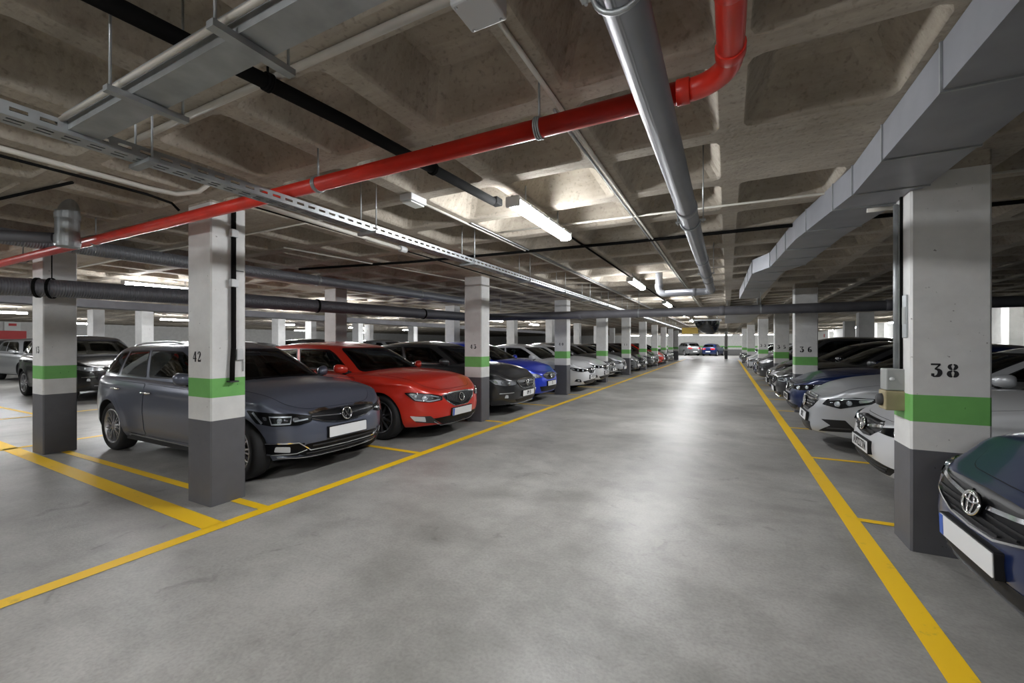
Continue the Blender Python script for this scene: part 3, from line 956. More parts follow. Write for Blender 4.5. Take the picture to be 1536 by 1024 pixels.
FACE['vee'] = dict(
    headlight=dict(poly=[(.40, .615), (.64, .605), (.92, .645), (1.10, .735), (.96, .738), (.64, .700), (.40, .660)], base='gloss_black', lamps=[(.60, .648, .036), (.76, .668, .032)], chrome=[[(.86, .66), (.98, .69), (1.02, .722), (.90, .715)]]),
    grille=dict(poly=[(0, .530), (.20, .548), (.40, .640), (.38, .690), (.16, .712), (0, .716)], bars=[([(.05, .632), (.20, .640), (.39, .668)], .022)], mesh=[(0, .30, .600), (0, .36, .68), (0, .22, .565)]),
    emblem=('h', .632, .058, .024),
    full=[('lower_grille', [(0, .235), (.50, .25), (.62, .33), (.40, .350), (0, .350)], 'black', .003)],
    half=[('fog_light', [(.66, .30), (.90, .33), (.84, .40), (.70, .385)], 'black', .004), ('fog_lamp', [(.73, .335), (.80, .34), (.79, .37), (.73, .365)], 'lamp_white', .009)],
    strips=[('lower_grille_slat', 'dark_trim', [([(0, .315), (.52, .318)], .010), ([(0, .280), (.48, .285)], .010)])],
    plate=(.445, .022, 'A1922ZTN', False))
FACE['sporty'] = dict(
    headlight=dict(poly=[(.56, .612), (.80, .582), (1.18, .690), (1.34, .742), (.96, .742), (.62, .695)], base='gloss_black', lamps=[(.76, .642, .036), (.90, .665, .034)], chrome=[[(1.0, .672), (1.10, .695), (1.14, .718), (1.0, .712)]], strips=[([(.64, .682), (.92, .722), (1.14, .728)], .012)]),
    grille=dict(poly=[(0, .480), (.20, .490), (.38, .570), (.46, .660), (.34, .698), (0, .708)], bars=[([(.07, .655), (.43, .660)], .016), ([(.07, .618), (.41, .622)], .014), ([(.07, .580), (.37, .586)], .014), ([(0, .712), (.34, .700), (.46, .664)], .012)], mesh=[(0, .26, .53)]),
    emblem=('star', .605, .072, .022),
    full=[('lower_grille', [(0, .215), (.40, .225), (.36, .345), (0, .350)], 'black', .003)],
    half=[('side_intake', [(.54, .250), (1.00, .300), (.86, .440), (.56, .415), (.70, .350)], 'black', .004)],
    strips=[('intake_slat', 'dark_trim', [([(.66, .31), (.92, .335)], .014)])],
    plate=(.400, .026, 'RVL 7', False))
FACE['slim'] = dict(
    headlight=dict(poly=[(.50, .650), (.72, .640), (.98, .690), (1.10, .755), (.94, .750), (.56, .715)], base='alloy', lamps=[(.66, .675, .028), (.80, .692, .026)]),
    grille=dict(poly=[(0, .520), (.20, .530), (.46, .600), (.54, .680), (.48, .692), (.2, .704), (0, .706)], bars=[([(0, .516), (.20, .526), (.45, .592), (.55, .678)], .010), ([(.09, .640), (.30, .660), (.50, .684)], .020)], mesh=[(.0, .22, .552), (.0, .34, .582), (.10, .42, .612), (.08, .46, .678)]),
    emblem=('ovals', .628, .060, .026),
    full=[('lower_grille', [(0, .195), (.64, .22), (.84, .34), (.50, .370), (0, .372)], 'matte_black', .003)],
    half=[('fog_light', [(.74, .30), (.92, .36), (.86, .46), (.76, .40)], 'gloss_black', .004)],
    strips=[('bumper_trim', 'chrome', [([(0, .262), (.50, .270), (.72, .315)], .010)])],
    plate=(.435, .024, None, True))
FACE['lexus'] = dict(
    headlight=dict(poly=[(.44, .620), (.66, .608), (.92, .660), (1.08, .750), (.92, .745), (.60, .700)], base='alloy', lamps=[(.60, .650, .036), (.76, .675, .034)], chrome=[[(.84, .672), (.96, .70), (.98, .735), (.88, .725)]]),
    grille=dict(poly=[(0, .545), (.22, .555), (.40, .620), (.42, .672), (.2, .70), (0, .705)], bars=[([(0, .705), (.22, .698), (.42, .668)], .012)], mesh=[(0, .36, .64), (0, .30, .60)]),
    emblem=('ovals', .632, .055, .024),
    full=[('lower_grille', [(0, .26), (.50, .28), (.58, .40), (0, .40)], 'black', .003)],
    half=[('fog_lamp', [(.68, .33), (.76, .34), (.74, .39), (.69, .39)], 'lamp_white', .006)],
    plate=(.455, .022, '71', False))
def lift(face, dz):
    def m(v, key=None):
        if isinstance(v, list): return [m(x) for x in v]
        if isinstance(v, tuple) and len(v) == 2 and all(isinstance(x, (int, float)) for x in v): return (v[0], v[1]+dz)
        if isinstance(v, tuple) and len(v) == 2 and isinstance(v[0], list): return (m(v[0]), v[1])
        if isinstance(v, tuple) and len(v) == 4 and isinstance(v[0], str) and isinstance(v[1], list): return (v[0], m(v[1]), v[2], v[3])
        if isinstance(v, tuple) and len(v) == 3 and isinstance(v[0], str): return (v[0], v[1], m(v[2]))
        if isinstance(v, tuple) and len(v) == 3: return (v[0], v[1]+dz, v[2]) if key == 'lamps' else (v[0], v[1], v[2]+dz)
        if isinstance(v, dict): return {k: ([m(x, k) for x in q] if k == 'lamps' else m(q, k)) if k not in ('border', 'r', 'base', 'ribmat', 'ribs', 'emblem', 'plate') else q for k, q in v.items()}
        return v
    f = m(face); e = face['emblem']; f['emblem'] = (e[0], e[1]+dz, e[2], e[3]); p = face['plate']; f['plate'] = (p[0]+dz, p[1], p[2], p[3])
    return f
FACE['tall'] = lift(FACE['bars'], .16)
# ------------------------------------------------------------------ the garage: surfaces
def concrete_floor():
    m, nt, o = nmat('floor_concrete'); L = nt.links.new
    b = N(nt, 'ShaderNodeBsdfPrincipled'); L(b.outputs[0], o.inputs[0])
    tc = N(nt, 'ShaderNodeTexCoord')
    n1 = N(nt, 'ShaderNodeTexNoise', Scale=.55, Detail=8., Roughness=.62, Distortion=.6); L(tc.outputs['Object'], n1.inputs['Vector'])
    mp = N(nt, 'ShaderNodeMapping'); mp.inputs['Scale'].default_value = (1., 1.15, 1.); L(tc.outputs['Object'], mp.inputs[0])
    n2 = N(nt, 'ShaderNodeTexNoise', Scale=1.9, Detail=10., Roughness=.7); L(mp.outputs[0], n2.inputs['Vector'])
    n3 = N(nt, 'ShaderNodeTexNoise', Scale=55., Detail=3.); L(tc.outputs['Object'], n3.inputs['Vector'])
    r1 = N(nt, 'ShaderNodeValToRGB'); e = r1.color_ramp.elements
    e[0].position = .33; e[0].color = (.225, .218, .205, 1); e[1].position = .66; e[1].color = (.400, .392, .372, 1)
    L(n1.outputs[0], r1.inputs[0])
    r2 = N(nt, 'ShaderNodeValToRGB'); e = r2.color_ramp.elements
    e[0].position = .36; e[0].color = (.60, .60, .59, 1); e[1].position = .58; e[1].color = (1.08, 1.08, 1.08, 1)
    L(n2.outputs[0], r2.inputs[0])
    mx = N(nt, 'ShaderNodeMix', _data_type='RGBA', _blend_type='MULTIPLY'); mx.inputs[0].default_value = .6
    L(r1.outputs[0], mx.inputs[6]); L(r2.outputs[0], mx.inputs[7])
    r3 = N(nt, 'ShaderNodeValToRGB'); e = r3.color_ramp.elements
    e[0].position = .3; e[0].color = (.8, .8, .8, 1); e[1].position = .6; e[1].color = (1.05, 1.05, 1.05, 1); L(n3.outputs[0], r3.inputs[0])
    m2 = N(nt, 'ShaderNodeMix', _data_type='RGBA', _blend_type='MULTIPLY'); m2.inputs[0].default_value = .7
    L(mx.outputs[2], m2.inputs[6]); L(r3.outputs[0], m2.inputs[7])
    # oil spots and tyre wear
    n4 = N(nt, 'ShaderNodeTexNoise', Scale=3.1, Detail=5., Roughness=.6, Distortion=1.2); L(tc.outputs['Object'], n4.inputs['Vector'])
    r4 = N(nt, 'ShaderNodeValToRGB'); e = r4.color_ramp.elements
    e[0].position = .62; e[0].color = (1, 1, 1, 1); e[1].position = .78; e[1].color = (.55, .55, .54, 1); L(n4.outputs[0], r4.inputs[0])
    m3 = N(nt, 'ShaderNodeMix', _data_type='RGBA', _blend_type='MULTIPLY'); m3.inputs[0].default_value = 1.
    L(m2.outputs[2], m3.inputs[6]); L(r4.outputs[0], m3.inputs[7])
    L(m3.outputs[2], b.inputs['Base Color'])
    rr = N(nt, 'ShaderNodeMapRange'); rr.inputs[3].default_value = .30; rr.inputs[4].default_value = .52
    L(n2.outputs[0], rr.inputs[0]); L(rr.outputs[0], b.inputs['Roughness'])
    bp = N(nt, 'ShaderNodeBump', Strength=.12, Distance=.01); L(n3.outputs[0], bp.inputs['Height']); L(bp.outputs[0], b.inputs['Normal'])
    return m

def concrete_ceiling():
    m, nt, o = nmat('raw_concrete'); L = nt.links.new
    b = N(nt, 'ShaderNodeBsdfPrincipled', Roughness=.92); L(b.outputs[0], o.inputs[0])
    tc = N(nt, 'ShaderNodeTexCoord')
    n1 = N(nt, 'ShaderNodeTexNoise', Scale=1.3, Detail=9., Roughness=.65, Distortion=.4); L(tc.outputs['Object'], n1.inputs['Vector'])
    mp = N(nt, 'ShaderNodeMapping'); mp.inputs['Scale'].default_value = (.6, 5., 3.); L(tc.outputs['Object'], mp.inputs[0])
    n2 = N(nt, 'ShaderNodeTexNoise', Scale=3., Detail=8., Roughness=.7); L(mp.outputs[0], n2.inputs['Vector'])
    n3 = N(nt, 'ShaderNodeTexNoise', Scale=38., Detail=4.); L(tc.outputs['Object'], n3.inputs['Vector'])
    r1 = N(nt, 'ShaderNodeValToRGB'); e = r1.color_ramp.elements
    e[0].position = .30; e[0].color = (.300, .262, .212, 1); e[1].position = .72; e[1].color = (.480, .435, .370, 1); L(n1.outputs[0], r1.inputs[0])
    r2 = N(nt, 'ShaderNodeValToRGB'); e = r2.color_ramp.elements
    e[0].position = .34; e[0].color = (.80, .79, .78, 1); e[1].position = .60; e[1].color = (1.06, 1.06, 1.06, 1); L(n2.outputs[0], r2.inputs[0])
    mx = N(nt, 'ShaderNodeMix', _data_type='RGBA', _blend_type='MULTIPLY'); mx.inputs[0].default_value = .8
    L(r1.outputs[0], mx.inputs[6]); L(r2.outputs[0], mx.inputs[7])
    r3 = N(nt, 'ShaderNodeValToRGB'); e = r3.color_ramp.elements
    e[0].position = .28; e[0].color = (.6, .6, .6, 1); e[1].position = .45; e[1].color = (1., 1., 1., 1); L(n3.outputs[0], r3.inputs[0])
    m2 = N(nt, 'ShaderNodeMix', _data_type='RGBA', _blend_type='MULTIPLY'); m2.inputs[0].default_value = .8
    L(mx.outputs[2], m2.inputs[6]); L(r3.outputs[0], m2.inputs[7]); L(m2.outputs[2], b.inputs['Base Color'])
    ad = N(nt, 'ShaderNodeMath', _operation='ADD'); L(n2.outputs[0], ad.inputs[0]); L(n3.outputs[0], ad.inputs[1])
    bp = N(nt, 'ShaderNodeBump', Strength=.35, Distance=.012); L(ad.outputs[0], bp.inputs['Height']); L(bp.outputs[0], b.inputs['Normal'])
    return m

def column_paint(name, col, rough=.55):
    m, nt, o = nmat(name); L = nt.links.new
    b = N(nt, 'ShaderNodeBsdfPrincipled', Roughness=rough); L(b.outputs[0], o.inputs[0])
    tc = N(nt, 'ShaderNodeTexCoord')
    n1 = N(nt, 'ShaderNodeTexNoise', Scale=5., Detail=7., Roughness=.6); L(tc.outputs['Object'], n1.inputs['Vector'])
    r1 = N(nt, 'ShaderNodeValToRGB'); e = r1.color_ramp.elements
    e[0].position = .3; e[0].color = c4([x*.86 for x in col]); e[1].position = .65; e[1].color = c4(col); L(n1.outputs[0], r1.inputs[0])
    v = N(nt, 'ShaderNodeTexNoise', Scale=34., Detail=2., Roughness=.5); L(tc.outputs['Object'], v.inputs['Vector'])
    r2 = N(nt, 'ShaderNodeValToRGB'); e = r2.color_ramp.elements
    e[0].position = .22; e[0].color = (.30, .29, .28, 1); e[1].position = .27; e[1].color = (1, 1, 1, 1); L(v.outputs[0], r2.inputs[0])
    mx = N(nt, 'ShaderNodeMix', _data_type='RGBA', _blend_type='MULTIPLY'); mx.inputs[0].default_value = .9
    L(r1.outputs[0], mx.inputs[6]); L(r2.outputs[0], mx.inputs[7]); L(mx.outputs[2], b.inputs['Base Color'])
    bp = N(nt, 'ShaderNodeBump', Strength=.2, Distance=.006); L(n1.outputs[0], bp.inputs['Height']); L(bp.outputs[0], b.inputs['Normal'])
    return m

def line_paint():
    m, nt, o = nmat('yellow_line_paint'); L = nt.links.new
    b = N(nt, 'ShaderNodeBsdfPrincipled', Roughness=.5); L(b.outputs[0], o.inputs[0])
    tc = N(nt, 'ShaderNodeTexCoord')
    n1 = N(nt, 'ShaderNodeTexNoise', Scale=7., Detail=9., Roughness=.72); L(tc.outputs['Object'], n1.inputs['Vector'])
    r1 = N(nt, 'ShaderNodeValToRGB'); e = r1.color_ramp.elements
    e[0].position = .27; e[0].color = (.52, .36, .06, 1); e[1].position = .40; e[1].color = (.90, .56, .012, 1); L(n1.outputs[0], r1.inputs[0])
    L(r1.outputs[0], b.inputs['Base Color'])
    return m

M['floor'] = concrete_floor(); M['concrete'] = concrete_ceiling(); M['line'] = line_paint()
M['col_white'] = column_paint('column_white', (.70, .70, .69)); M['col_green'] = column_paint('column_green', (.165, .45, .115))
M['col_grey'] = column_paint('column_grey', (.105, .105, .115)); M['wall_white'] = column_paint('wall_white', (.60, .60, .58)); M['wall_grey'] = column_paint('wall_grey', (.17, .17, .165))
M['red_pipe'] = pbr('red_pipe', (.74, .034, .018), .38, coat=.3, var=.15, vscale=5.)
M['grey_pvc'] = pbr('grey_pvc', (.25, .26, .285), .42, .12, var=.10, vscale=4.)
M['dark_pipe'] = pbr('dark_pipe', (.135, .135, .150), .5, .1, var=.15, vscale=4.)
def wave_bump(mat, sc):
    nt = mat.node_tree; b = [n for n in nt.nodes if n.type == 'BSDF_PRINCIPLED'][0]
    tc = N(nt, 'ShaderNodeTexCoord'); w = N(nt, 'ShaderNodeTexWave', Scale=sc, _bands_direction='Y'); nt.links.new(tc.outputs['Object'], w.inputs['Vector'])
    bp = N(nt, 'ShaderNodeBump', Strength=.8, Distance=.006); nt.links.new(w.outputs['Fac'], bp.inputs['Height']); nt.links.new(bp.outputs[0], b.inputs['Normal'])
M['ribbed_dark'] = pbr('ribbed_dark', (.13, .13, .145), .45, .3); M['ribbed_grey'] = pbr('ribbed_grey', (.25, .26, .285), .42, .25)
wave_bump(M['ribbed_dark'], 15.); wave_bump(M['ribbed_grey'], 14.)
M['galv'] = pbr('galvanised', (.36, .38, .39), .42, .55, var=.18, vscale=9.)
M['duct'] = pbr('duct_sheet', (.31, .32, .35), .45, .35, var=.14, vscale=3.)
M['white_duct'] = pbr('conduit_white', (.52, .50, .45), .5, var=.1)
M['cable'] = pbr('black_cable', (.008, .008, .008), .9, spec=.08)
M['box_white'] = pbr('box_white', (.52, .53, .54), .45)
M['box_grey'] = pbr('box_grey', (.30, .31, .30), .5)
M['box_beige'] = pbr('box_beige', (.34, .29, .17), .6, var=.2)
M['sign_red'] = pbr('sign_red', (.50, .02, .02), .5); M['sign_yellow'] = pbr('sign_yellow', (.42, .28, .02), .5)
M['door_green'] = pbr('door_green', (.03, .06, .05), .5); M['door_frame'] = pbr('door_frame', (.25, .33, .14), .5)
M['lamp'] = emit('lamp_tube', (.97, .985, 1.), LAMP)
M['housing'] = pbr('lamp_housing', (.62, .63, .62), .4)
M['hood_glass'] = pbr('smoked_dome', (.02, .022, .026), .08, coat=1.)

# ------------------------------------------------------------------ shell
X0, X1, Y0, Y1 = -36., 8.2, -8.0, 61.0
ZR, CD = 2.68, .27                       # underside of the ribs, depth of the coffers
PIT, GX, GY = .806, .02, 1.25
t = MB(); t.box(((X0+X1)/2, (Y0+Y1)/2, -.10), (X1-X0+.4, Y1-Y0+.4, .20)); tag(t.build('floor', 'floor'), kind='structure')

COLS = []
def cols():
    A = [2.07, 6.60, 11.2, 15.48, 19.70, 24.05, 28.3, 32.6, 36.9, 41.2]
    for i, y in enumerate(A): COLS.append(['A', i, -4.37, -4.0, y, y+.30])
    for i, y in enumerate(A[:8]): COLS.append(['B', i, -8.17, -7.80, y, y+.32])
    for i, y in enumerate(A[:7]): COLS.append(['D', i, -17.1, -16.65, y, y+.32])
    for i, y in enumerate(A[:6]): COLS.append(['E', i, -20.7, -20.2, y, y+.32])
    for i, (x, y) in enumerate([(1.12, 3.82), (1.25, 10.5), (1.36, 16.0), (1.27, 22.5), (1.07, 29.), (.98, 36.)]): COLS.append(['R', i, x, x+.40, y, y+.33])
    for i, (x, y) in enumerate([(5.75, 10.4), (4.66, 21.2), (5.75, 29.)]): COLS.append(['S', i, x, x+.48, y, y+.4])
    COLS.append(['Z', 0, -4.9, -4.63, 45.3, 45.57]); COLS.append(['Z', 1, -.24, .03, 45.5, 45.77])
cols()

def ceiling():
    mb = MB(); k = 12
    ni0 = int(math.floor((X0-GX)/PIT)); ni1 = int(math.ceil((X1-GX)/PIT)); nj0 = int(math.floor((Y0-GY)/PIT)); nj1 = int(math.ceil((Y1-GY)/PIT))
    solid = set()
    for i in range(ni0, ni1):
        for j in range(nj0, nj1):
            a, b = GX+PIT*i, GY+PIT*j
            for c in COLS:
                if c[3] > a+.05 and c[2] < a+PIT-.05 and c[5] > b+.05 and c[4] < b+PIT-.05: solid.add((i, j))
    solid |= {(0, 2), (0, 11), (0, 10)}
    for i in range(ni0, ni1):
        for j in range(nj0, nj1):
            a, b = GX+PIT*i, GY+PIT*j; a1, b1 = a+PIT, b+PIT
            if (i, j) in solid:
                mb.add([(a, b, ZR), (a1, b, ZR), (a1, b1, ZR), (a, b1, ZR)], [(3, 2, 1, 0)], 0, False); continue
            cx, cy = a+PIT/2, b+PIT/2
            near = -14 < cx < 4 and cy < 24
            def loop(h, r, z):
                pts = []
                for q, (sx, sy) in enumerate(((1, 1), (-1, 1), (-1, -1), (1, -1))):
                    for s_ in ((0, .5, 1) if near else (0, 1)):
                        w = PI/2*(q+s_); pts.append((cx+sx*(h-r)+r*math.cos(w), cy+sy*(h-r)+r*math.sin(w), z))
                return pts
            h0 = PIT/2-.062
            L = [loop(h0, .06, ZR), loop(h0-.012, .065, ZR+.022), loop(h0-.125, .08, ZR+CD-.03), loop(h0-.145, .085, ZR+CD-.006), loop(h0-.17, .09, ZR+CD)]
            n = len(L[0]); q = n//4
            vs = [(a1, b1, ZR), (a, b1, ZR), (a, b, ZR), (a1, b, ZR)]+[p for l in L for p in l]; fs = []
            for c in range(4):
                for s_ in range(q-1): fs.append((4+c*q+s_, c, 4+c*q+s_+1))
                c2 = (c+1) % 4; fs.append((4+c*q+q-1, c, c2, 4+(c2*q)))
            mb.add(vs, fs, 0, False); k0 = len(mb.v)-len(vs)+4
            for l in range(len(L)-1):
                for s_ in range(n):
                    p0 = k0+l*n+s_; p1 = k0+l*n+(s_+1) % n
                    mb.f.append([p0, p1, p1+n, p0+n]); mb.m.append(0); mb.sm.append(l != 1)
            mb.f.append([k0+4*n+s_ for s_ in range(n)]); mb.m.append(0); mb.sm.append(False)
    mb.add([(X0-1, Y0-1, ZR+CD+.05), (X1+1, Y0-1, ZR+CD+.05), (X1+1, Y1+1, ZR+CD+.05), (X0-1, Y1+1, ZR+CD+.05)], [(0, 1, 2, 3)], 0, False)
    return mb.build('ceiling', 'concrete', weld=.0005)
tag(ceiling(), kind='structure')

def wall(name, x0, x1, y0, y1, bands=((.0, .75, 1), (.75, 1.0, 0), (1.0, 1.2, 2), (1.2, 2.95, 0))):
    t = MB()
    for z0, z1, mi in bands: t.box(((x0+x1)/2, (y0+y1)/2, (z0+z1)/2), (x1-x0, y1-y0, z1-z0), mi)
    tag(t.build(name, ['wall_white', 'wall_grey', 'col_green']), kind='structure')
wall('wall_back', X0-.2, X1+.2, Y1, Y1+.2); wall('wall_front', X0-.2, X1+.2, Y0-.2, Y0)
wall('wall_left', X0-.2, X0, Y0, Y1); wall('wall_right', X1, X1+.2, Y0, Y1)
for i, y in enumerate((14.5, 18.9, 23.2, 27.6, 32.0, 36.4, 40.8-2.0, 45.2)):           # piers of the right wall
    wall('trim_%d' % (i+1), X1-.32, X1, y, y+.42)
for i, y in enumerate((3.6, 12.2, 20.8, 29.4)): wall('trim_%d' % (i+11), X0, X0+.35, y, y+.45)

# ------------------------------------------------------------------ columns with their painted bands and numbers
DIG = {
 '3': [([(.02, .95), (.56, .95)], [.10, .10]), ([(.55, .95), (.26, .60)], [.07, .07]), ([(.24, .60), (.40, .58), (.52, .47), (.54, .30), (.46, .12), (.27, .04), (.12, .06)], [.05, .12, .2, .22, .2, .08, .05]), ([(.04, .17), (.22, .17)], [.16, .16])],
 '8': [([(.26, .97), (.13, .88), (.11, .76), (.18, .63), (.27, .56)], [.05, .13, .17, .13, .05]), ([(.34, .97), (.47, .88), (.49, .76), (.42, .63), (.33, .56)], [.05, .13, .17, .13, .05]), ([(.27, .50), (.11, .38), (.09, .24), (.15, .10), (.27, .03)], [.05, .17, .22, .17, .05]), ([(.33, .50), (.49, .38), (.51, .24), (.45, .10), (.33, .03)], [.05, .17, .22, .17, .05])],
 '4': [([(.40, .98), (.05, .34)], [.08, .07]), ([(.01, .29), (.62, .29)], [.08, .08]), ([(.43, .98), (.43, .04)], [.17, .17]), ([(.30, .025), (.56, .025)], [.05, .05])],
 '2': [([(.08, .72), (.12, .88), (.28, .96), (.43, .88), (.47, .74), (.40, .55), (.20, .28), (.06, .10)], [.16, .10, .06, .14, .2, .16, .08, .06]), ([(.05, .08), (.54, .08)], [.15, .15]), ([(.54, .02), (.56, .26)], [.05, .05])],
 '6': [([(.48, .90), (.32, .96), (.16, .80), (.11, .45), (.14, .18), (.28, .03)], [.12, .06, .15, .2, .18, .05]), ([(.31, .03), (.46, .13), (.50, .30), (.43, .47), (.30, .53), (.22, .47)], [.05, .15, .19, .14, .05, .04])],
 '5': [([(.12, .94), (.50, .94)], [.12, .12]), ([(.12, .94), (.10, .55)], [.06, .06]), ([(.10, .55), (.28, .61), (.44, .52), (.49, .33), (.42, .11), (.26, .03), (.12, .07)], [.05, .07, .16, .2, .18, .06, .05]), ([(.04, .17), (.20, .17)], [.13, .13])],
 '0': [([(.26, .97), (.12, .82), (.09, .5), (.12, .18), (.26, .03)], [.05, .15, .2, .15, .05]), ([(.34, .97), (.48, .82), (.51, .5), (.48, .18), (.34, .03)], [.05, .15, .2, .15, .05])],
 '1': [([(.30, .96), (.30, .04)], [.17, .17]), ([(.12, .80), (.30, .95)], [.06, .06]), ([(.14, .025), (.46, .025)], [.05, .05])],
}
def number(txt, x, y, z, h, gap, parent, mat='ink'):
    """stencilled figures on a face that looks towards -y"""
    n = len(txt); wtot = n*.6*h+(n-1)*gap; x0 = x-wtot/2
    for ch in txt:
        mb = MB()
        for pts, ws in DIG[ch]:
            k = len(pts); L = []; R = []
            fine = []; fw = []
            for i in range(k-1):
                for q in range(4): fine.append(Vector(pts[i]).lerp(Vector(pts[i+1]), q/4)); fw.append(lerp(ws[i], ws[i+1], q/4))
            fine.append(Vector(pts[-1])); fw.append(ws[-1])
            if k > 2:
                for _ in range(2): fine = [fine[0]]+[(fine[i-1]+fine[i]*2+fine[i+1])/4 for i in range(1, len(fine)-1)]+[fine[-1]]
            rows = []
            for i in range(len(fine)):
                a = fine[max(0, i-1)]; b = fine[min(len(fine)-1, i+1)]; d = (b-a).normalized(); nn = Vector((-d.y, d.x))*(fw[i]*.60+.008)
                rows.append([(x0+(fine[i]+nn).x*h, y-.0015, z+((fine[i]+nn).y-.5)*h), (x0+(fine[i]-nn).x*h, y-.0015, z+((fine[i]-nn).y-.5)*h)])
            mb.grid(rows, 0, False)
        x0 += .6*h+gap
        o = mb.build('stencil_numeral', mat); o.parent = parent
        o.matrix_parent_inverse = Matrix.Translation(-Vector(parent.location))

BAND = {('A', 0): (.747, .95, 1.118), ('A', 1): (.81, 1.0, 1.19), ('A', 2): (.83, 1.02, 1.218), ('R', 0): (.70, .892, 1.075), ('R', 1): (.80, .985, 1.157), ('R', 2): (.80, .963, 1.167), ('B', 0): (.77, .97, 1.14)}
NUM = {('A', 0): ('42', -4.215, 1.31, .092, .020), ('A', 1): ('43', -4.18, 1.375, .080, .03), ('A', 2): ('40', -4.17, 1.42, .080, .04), ('B', 0): ('13', -7.985, 1.345, .085, .014),
       ('R', 0): ('38', 1.29, 1.244, .090, .030), ('R', 1): ('36', 1.44, 1.31, .115, .07), ('R', 2): ('35', 1.55, 1.33, .115, .09), ('R', 3): ('33', 1.46, 1.36, .12, .08), ('A', 4): ('11', -4.18, 1.40, .09, .05)}
ORD = ['first', 'second', 'third', 'fourth', 'fifth', 'sixth', 'seventh', 'eighth', 'ninth', 'tenth']
CL = {('A', 0): 'white concrete column stencilled 42 in front of the grey-blue car', ('A', 1): 'white concrete column stencilled 43 between the red car and the charcoal car',
      ('A', 2): 'white concrete column stencilled 40 beside the bright blue car', ('B', 0): 'white concrete column stencilled 13 behind the ribbed duct at far left',
      ('R', 0): 'big white concrete column stencilled 38 beside the navy car', ('R', 1): 'white concrete column stencilled 36 behind the dark navy saloon hood', ('R', 2): 'white concrete column stencilled 35 along the right row',
      ('R', 3): 'white column with stencilled 33 next to the far silver estate on the right', ('A', 4): 'white concrete column stencilled 11 along the left aisle edge',
      ('Z', 0): 'thin far column left of the two cars at the end wall', ('Z', 1): 'thin far column right of the two cars at the end wall'}
ROWN = {'A': 'of the left aisle edge', 'B': 'behind the left car row', 'C': 'in the second row beyond the left cars', 'D': 'among the deeper left cars', 'E': 'behind the deeper left cars',
        'R': 'of the right car row', 'S': 'behind the right car row'}
SOLID = {'S'}
for key, i, x0, x1, y0, y1 in COLS:
    g0, w0, w1 = BAND.get((key, i), (.78, .98, 1.17))
    r = empty('column', ((x0+x1)/2, (y0+y1)/2, 0)); 
    lab = CL.get((key, i)) or 'green-banded column, %s from the near end %s' % (ORD[i], ROWN[key])
    tag(r, lab, 'column', 'painted concrete columns', 'thing')
    t = MB(); cx, cy = 0, 0; dx, dy = x1-x0, y1-y0; b = .012
    def ring(z, g=0.): return [(sx*(dx/2-e1), sy*(dy/2-e2), z) for sx, sy, e1, e2 in ((-1, -1, b, 0), (1, -1, b, 0), (1, -1, 0, b), (1, 1, 0, b), (1, 1, b, 0), (-1, 1, b, 0), (-1, 1, 0, b), (-1, -1, 0, b))]
    zt = ZR
    plain = key == 'S'
    tb = .10 if key == 'R' else .02
    for z0, z1, mi in (((0, zt, 0),) if plain else ((0, g0, 2), (g0, w0, 0), (w0, w1, 1), (w1, zt-tb, 0), (zt-tb, zt, 3))):
        t.add(ring(z0)+ring(z1), [(q, (q+1) % 8, 8+(q+1) % 8, 8+q) for q in range(8)], mi, False)
    t.build('shaft', ['wall_grey' if plain else 'col_white', 'col_green', 'col_grey', 'concrete'], r)
    if (key, i) in NUM:
        s_, nx, nz, nh, ng = NUM[(key, i)]; number(s_, nx, y0, nz, nh, ng, r)

# ------------------------------------------------------------------ painted lines
def line(name, pts, w, label):
    """flat painted stripe along a polyline"""
    t = MB()
    for (a, b) in zip(pts[:-1], pts[1:]):
        a, b = Vector((a[0], a[1])), Vector((b[0], b[1])); d = (b-a).normalized(); n = Vector((-d.y, d.x))*w/2; d = d*.0
        k = max(1, int((b-a).length/.5)); rows = []
        for i in range(k+1):
            c = a.lerp(b, i/k); rows.append([(c.x+n.x, c.y+n.y, .003), (c.x-n.x, c.y-n.y, .003)])
        t.grid(rows, 0, False, True)
    o = t.build(name, 'line'); tag(o, label, 'floor line', None, 'structure'); return o
line('floor_line', [(-3.53, -7.9), (-3.53, 43.)], .115, 'long yellow line along the left parking row')
line('floor_line', [(.885, -7.9), (.885, 43.)], .125, 'long yellow line along the right parking row')
LY = [2.275, 4.335, 6.75, 9.05, 11.33, 13.55, 15.63, 17.75, 19.85, 22.0, 24.2, 26.4]
for i, y in enumerate(LY):
    x1 = -3.58
    line('floor_line', [(-8.6, y), (x1, y)], .085, 'yellow stall line on the left, %s from column 42' % (ORD+['eleventh', 'twelfth'])[i])
line('floor_line', [(-9.9, 2.02), (-3.58, 1.87)], .15, 'wide yellow line running past the foot of column 42')
for i, y in enumerate([4.31, 6.41, 8.53, 10.62, 12.75, 14.9, 17., 19.1, 21.2, 23.3]):
    line('floor_line', [(.945, y), (5.6, y)], .075, 'yellow stall line on the right, %s from column 38' % ORD[i])
line('floor_line', [(-8.65, -7.9), (-8.65, 43.)], .10, 'yellow line along the back of the left parking row')
line('floor_line', [(-12.2, -7.9), (-12.2, 43.)], .10, 'yellow line along the front of the deeper left row')
for i, y in enumerate([3.2, 5.9, 8.8, 11., 13.6, 15.9]): line('floor_line', [(-17., y), (-12.25, y)], .08, 'yellow stall line %s in the deeper left row' % ORD[i])

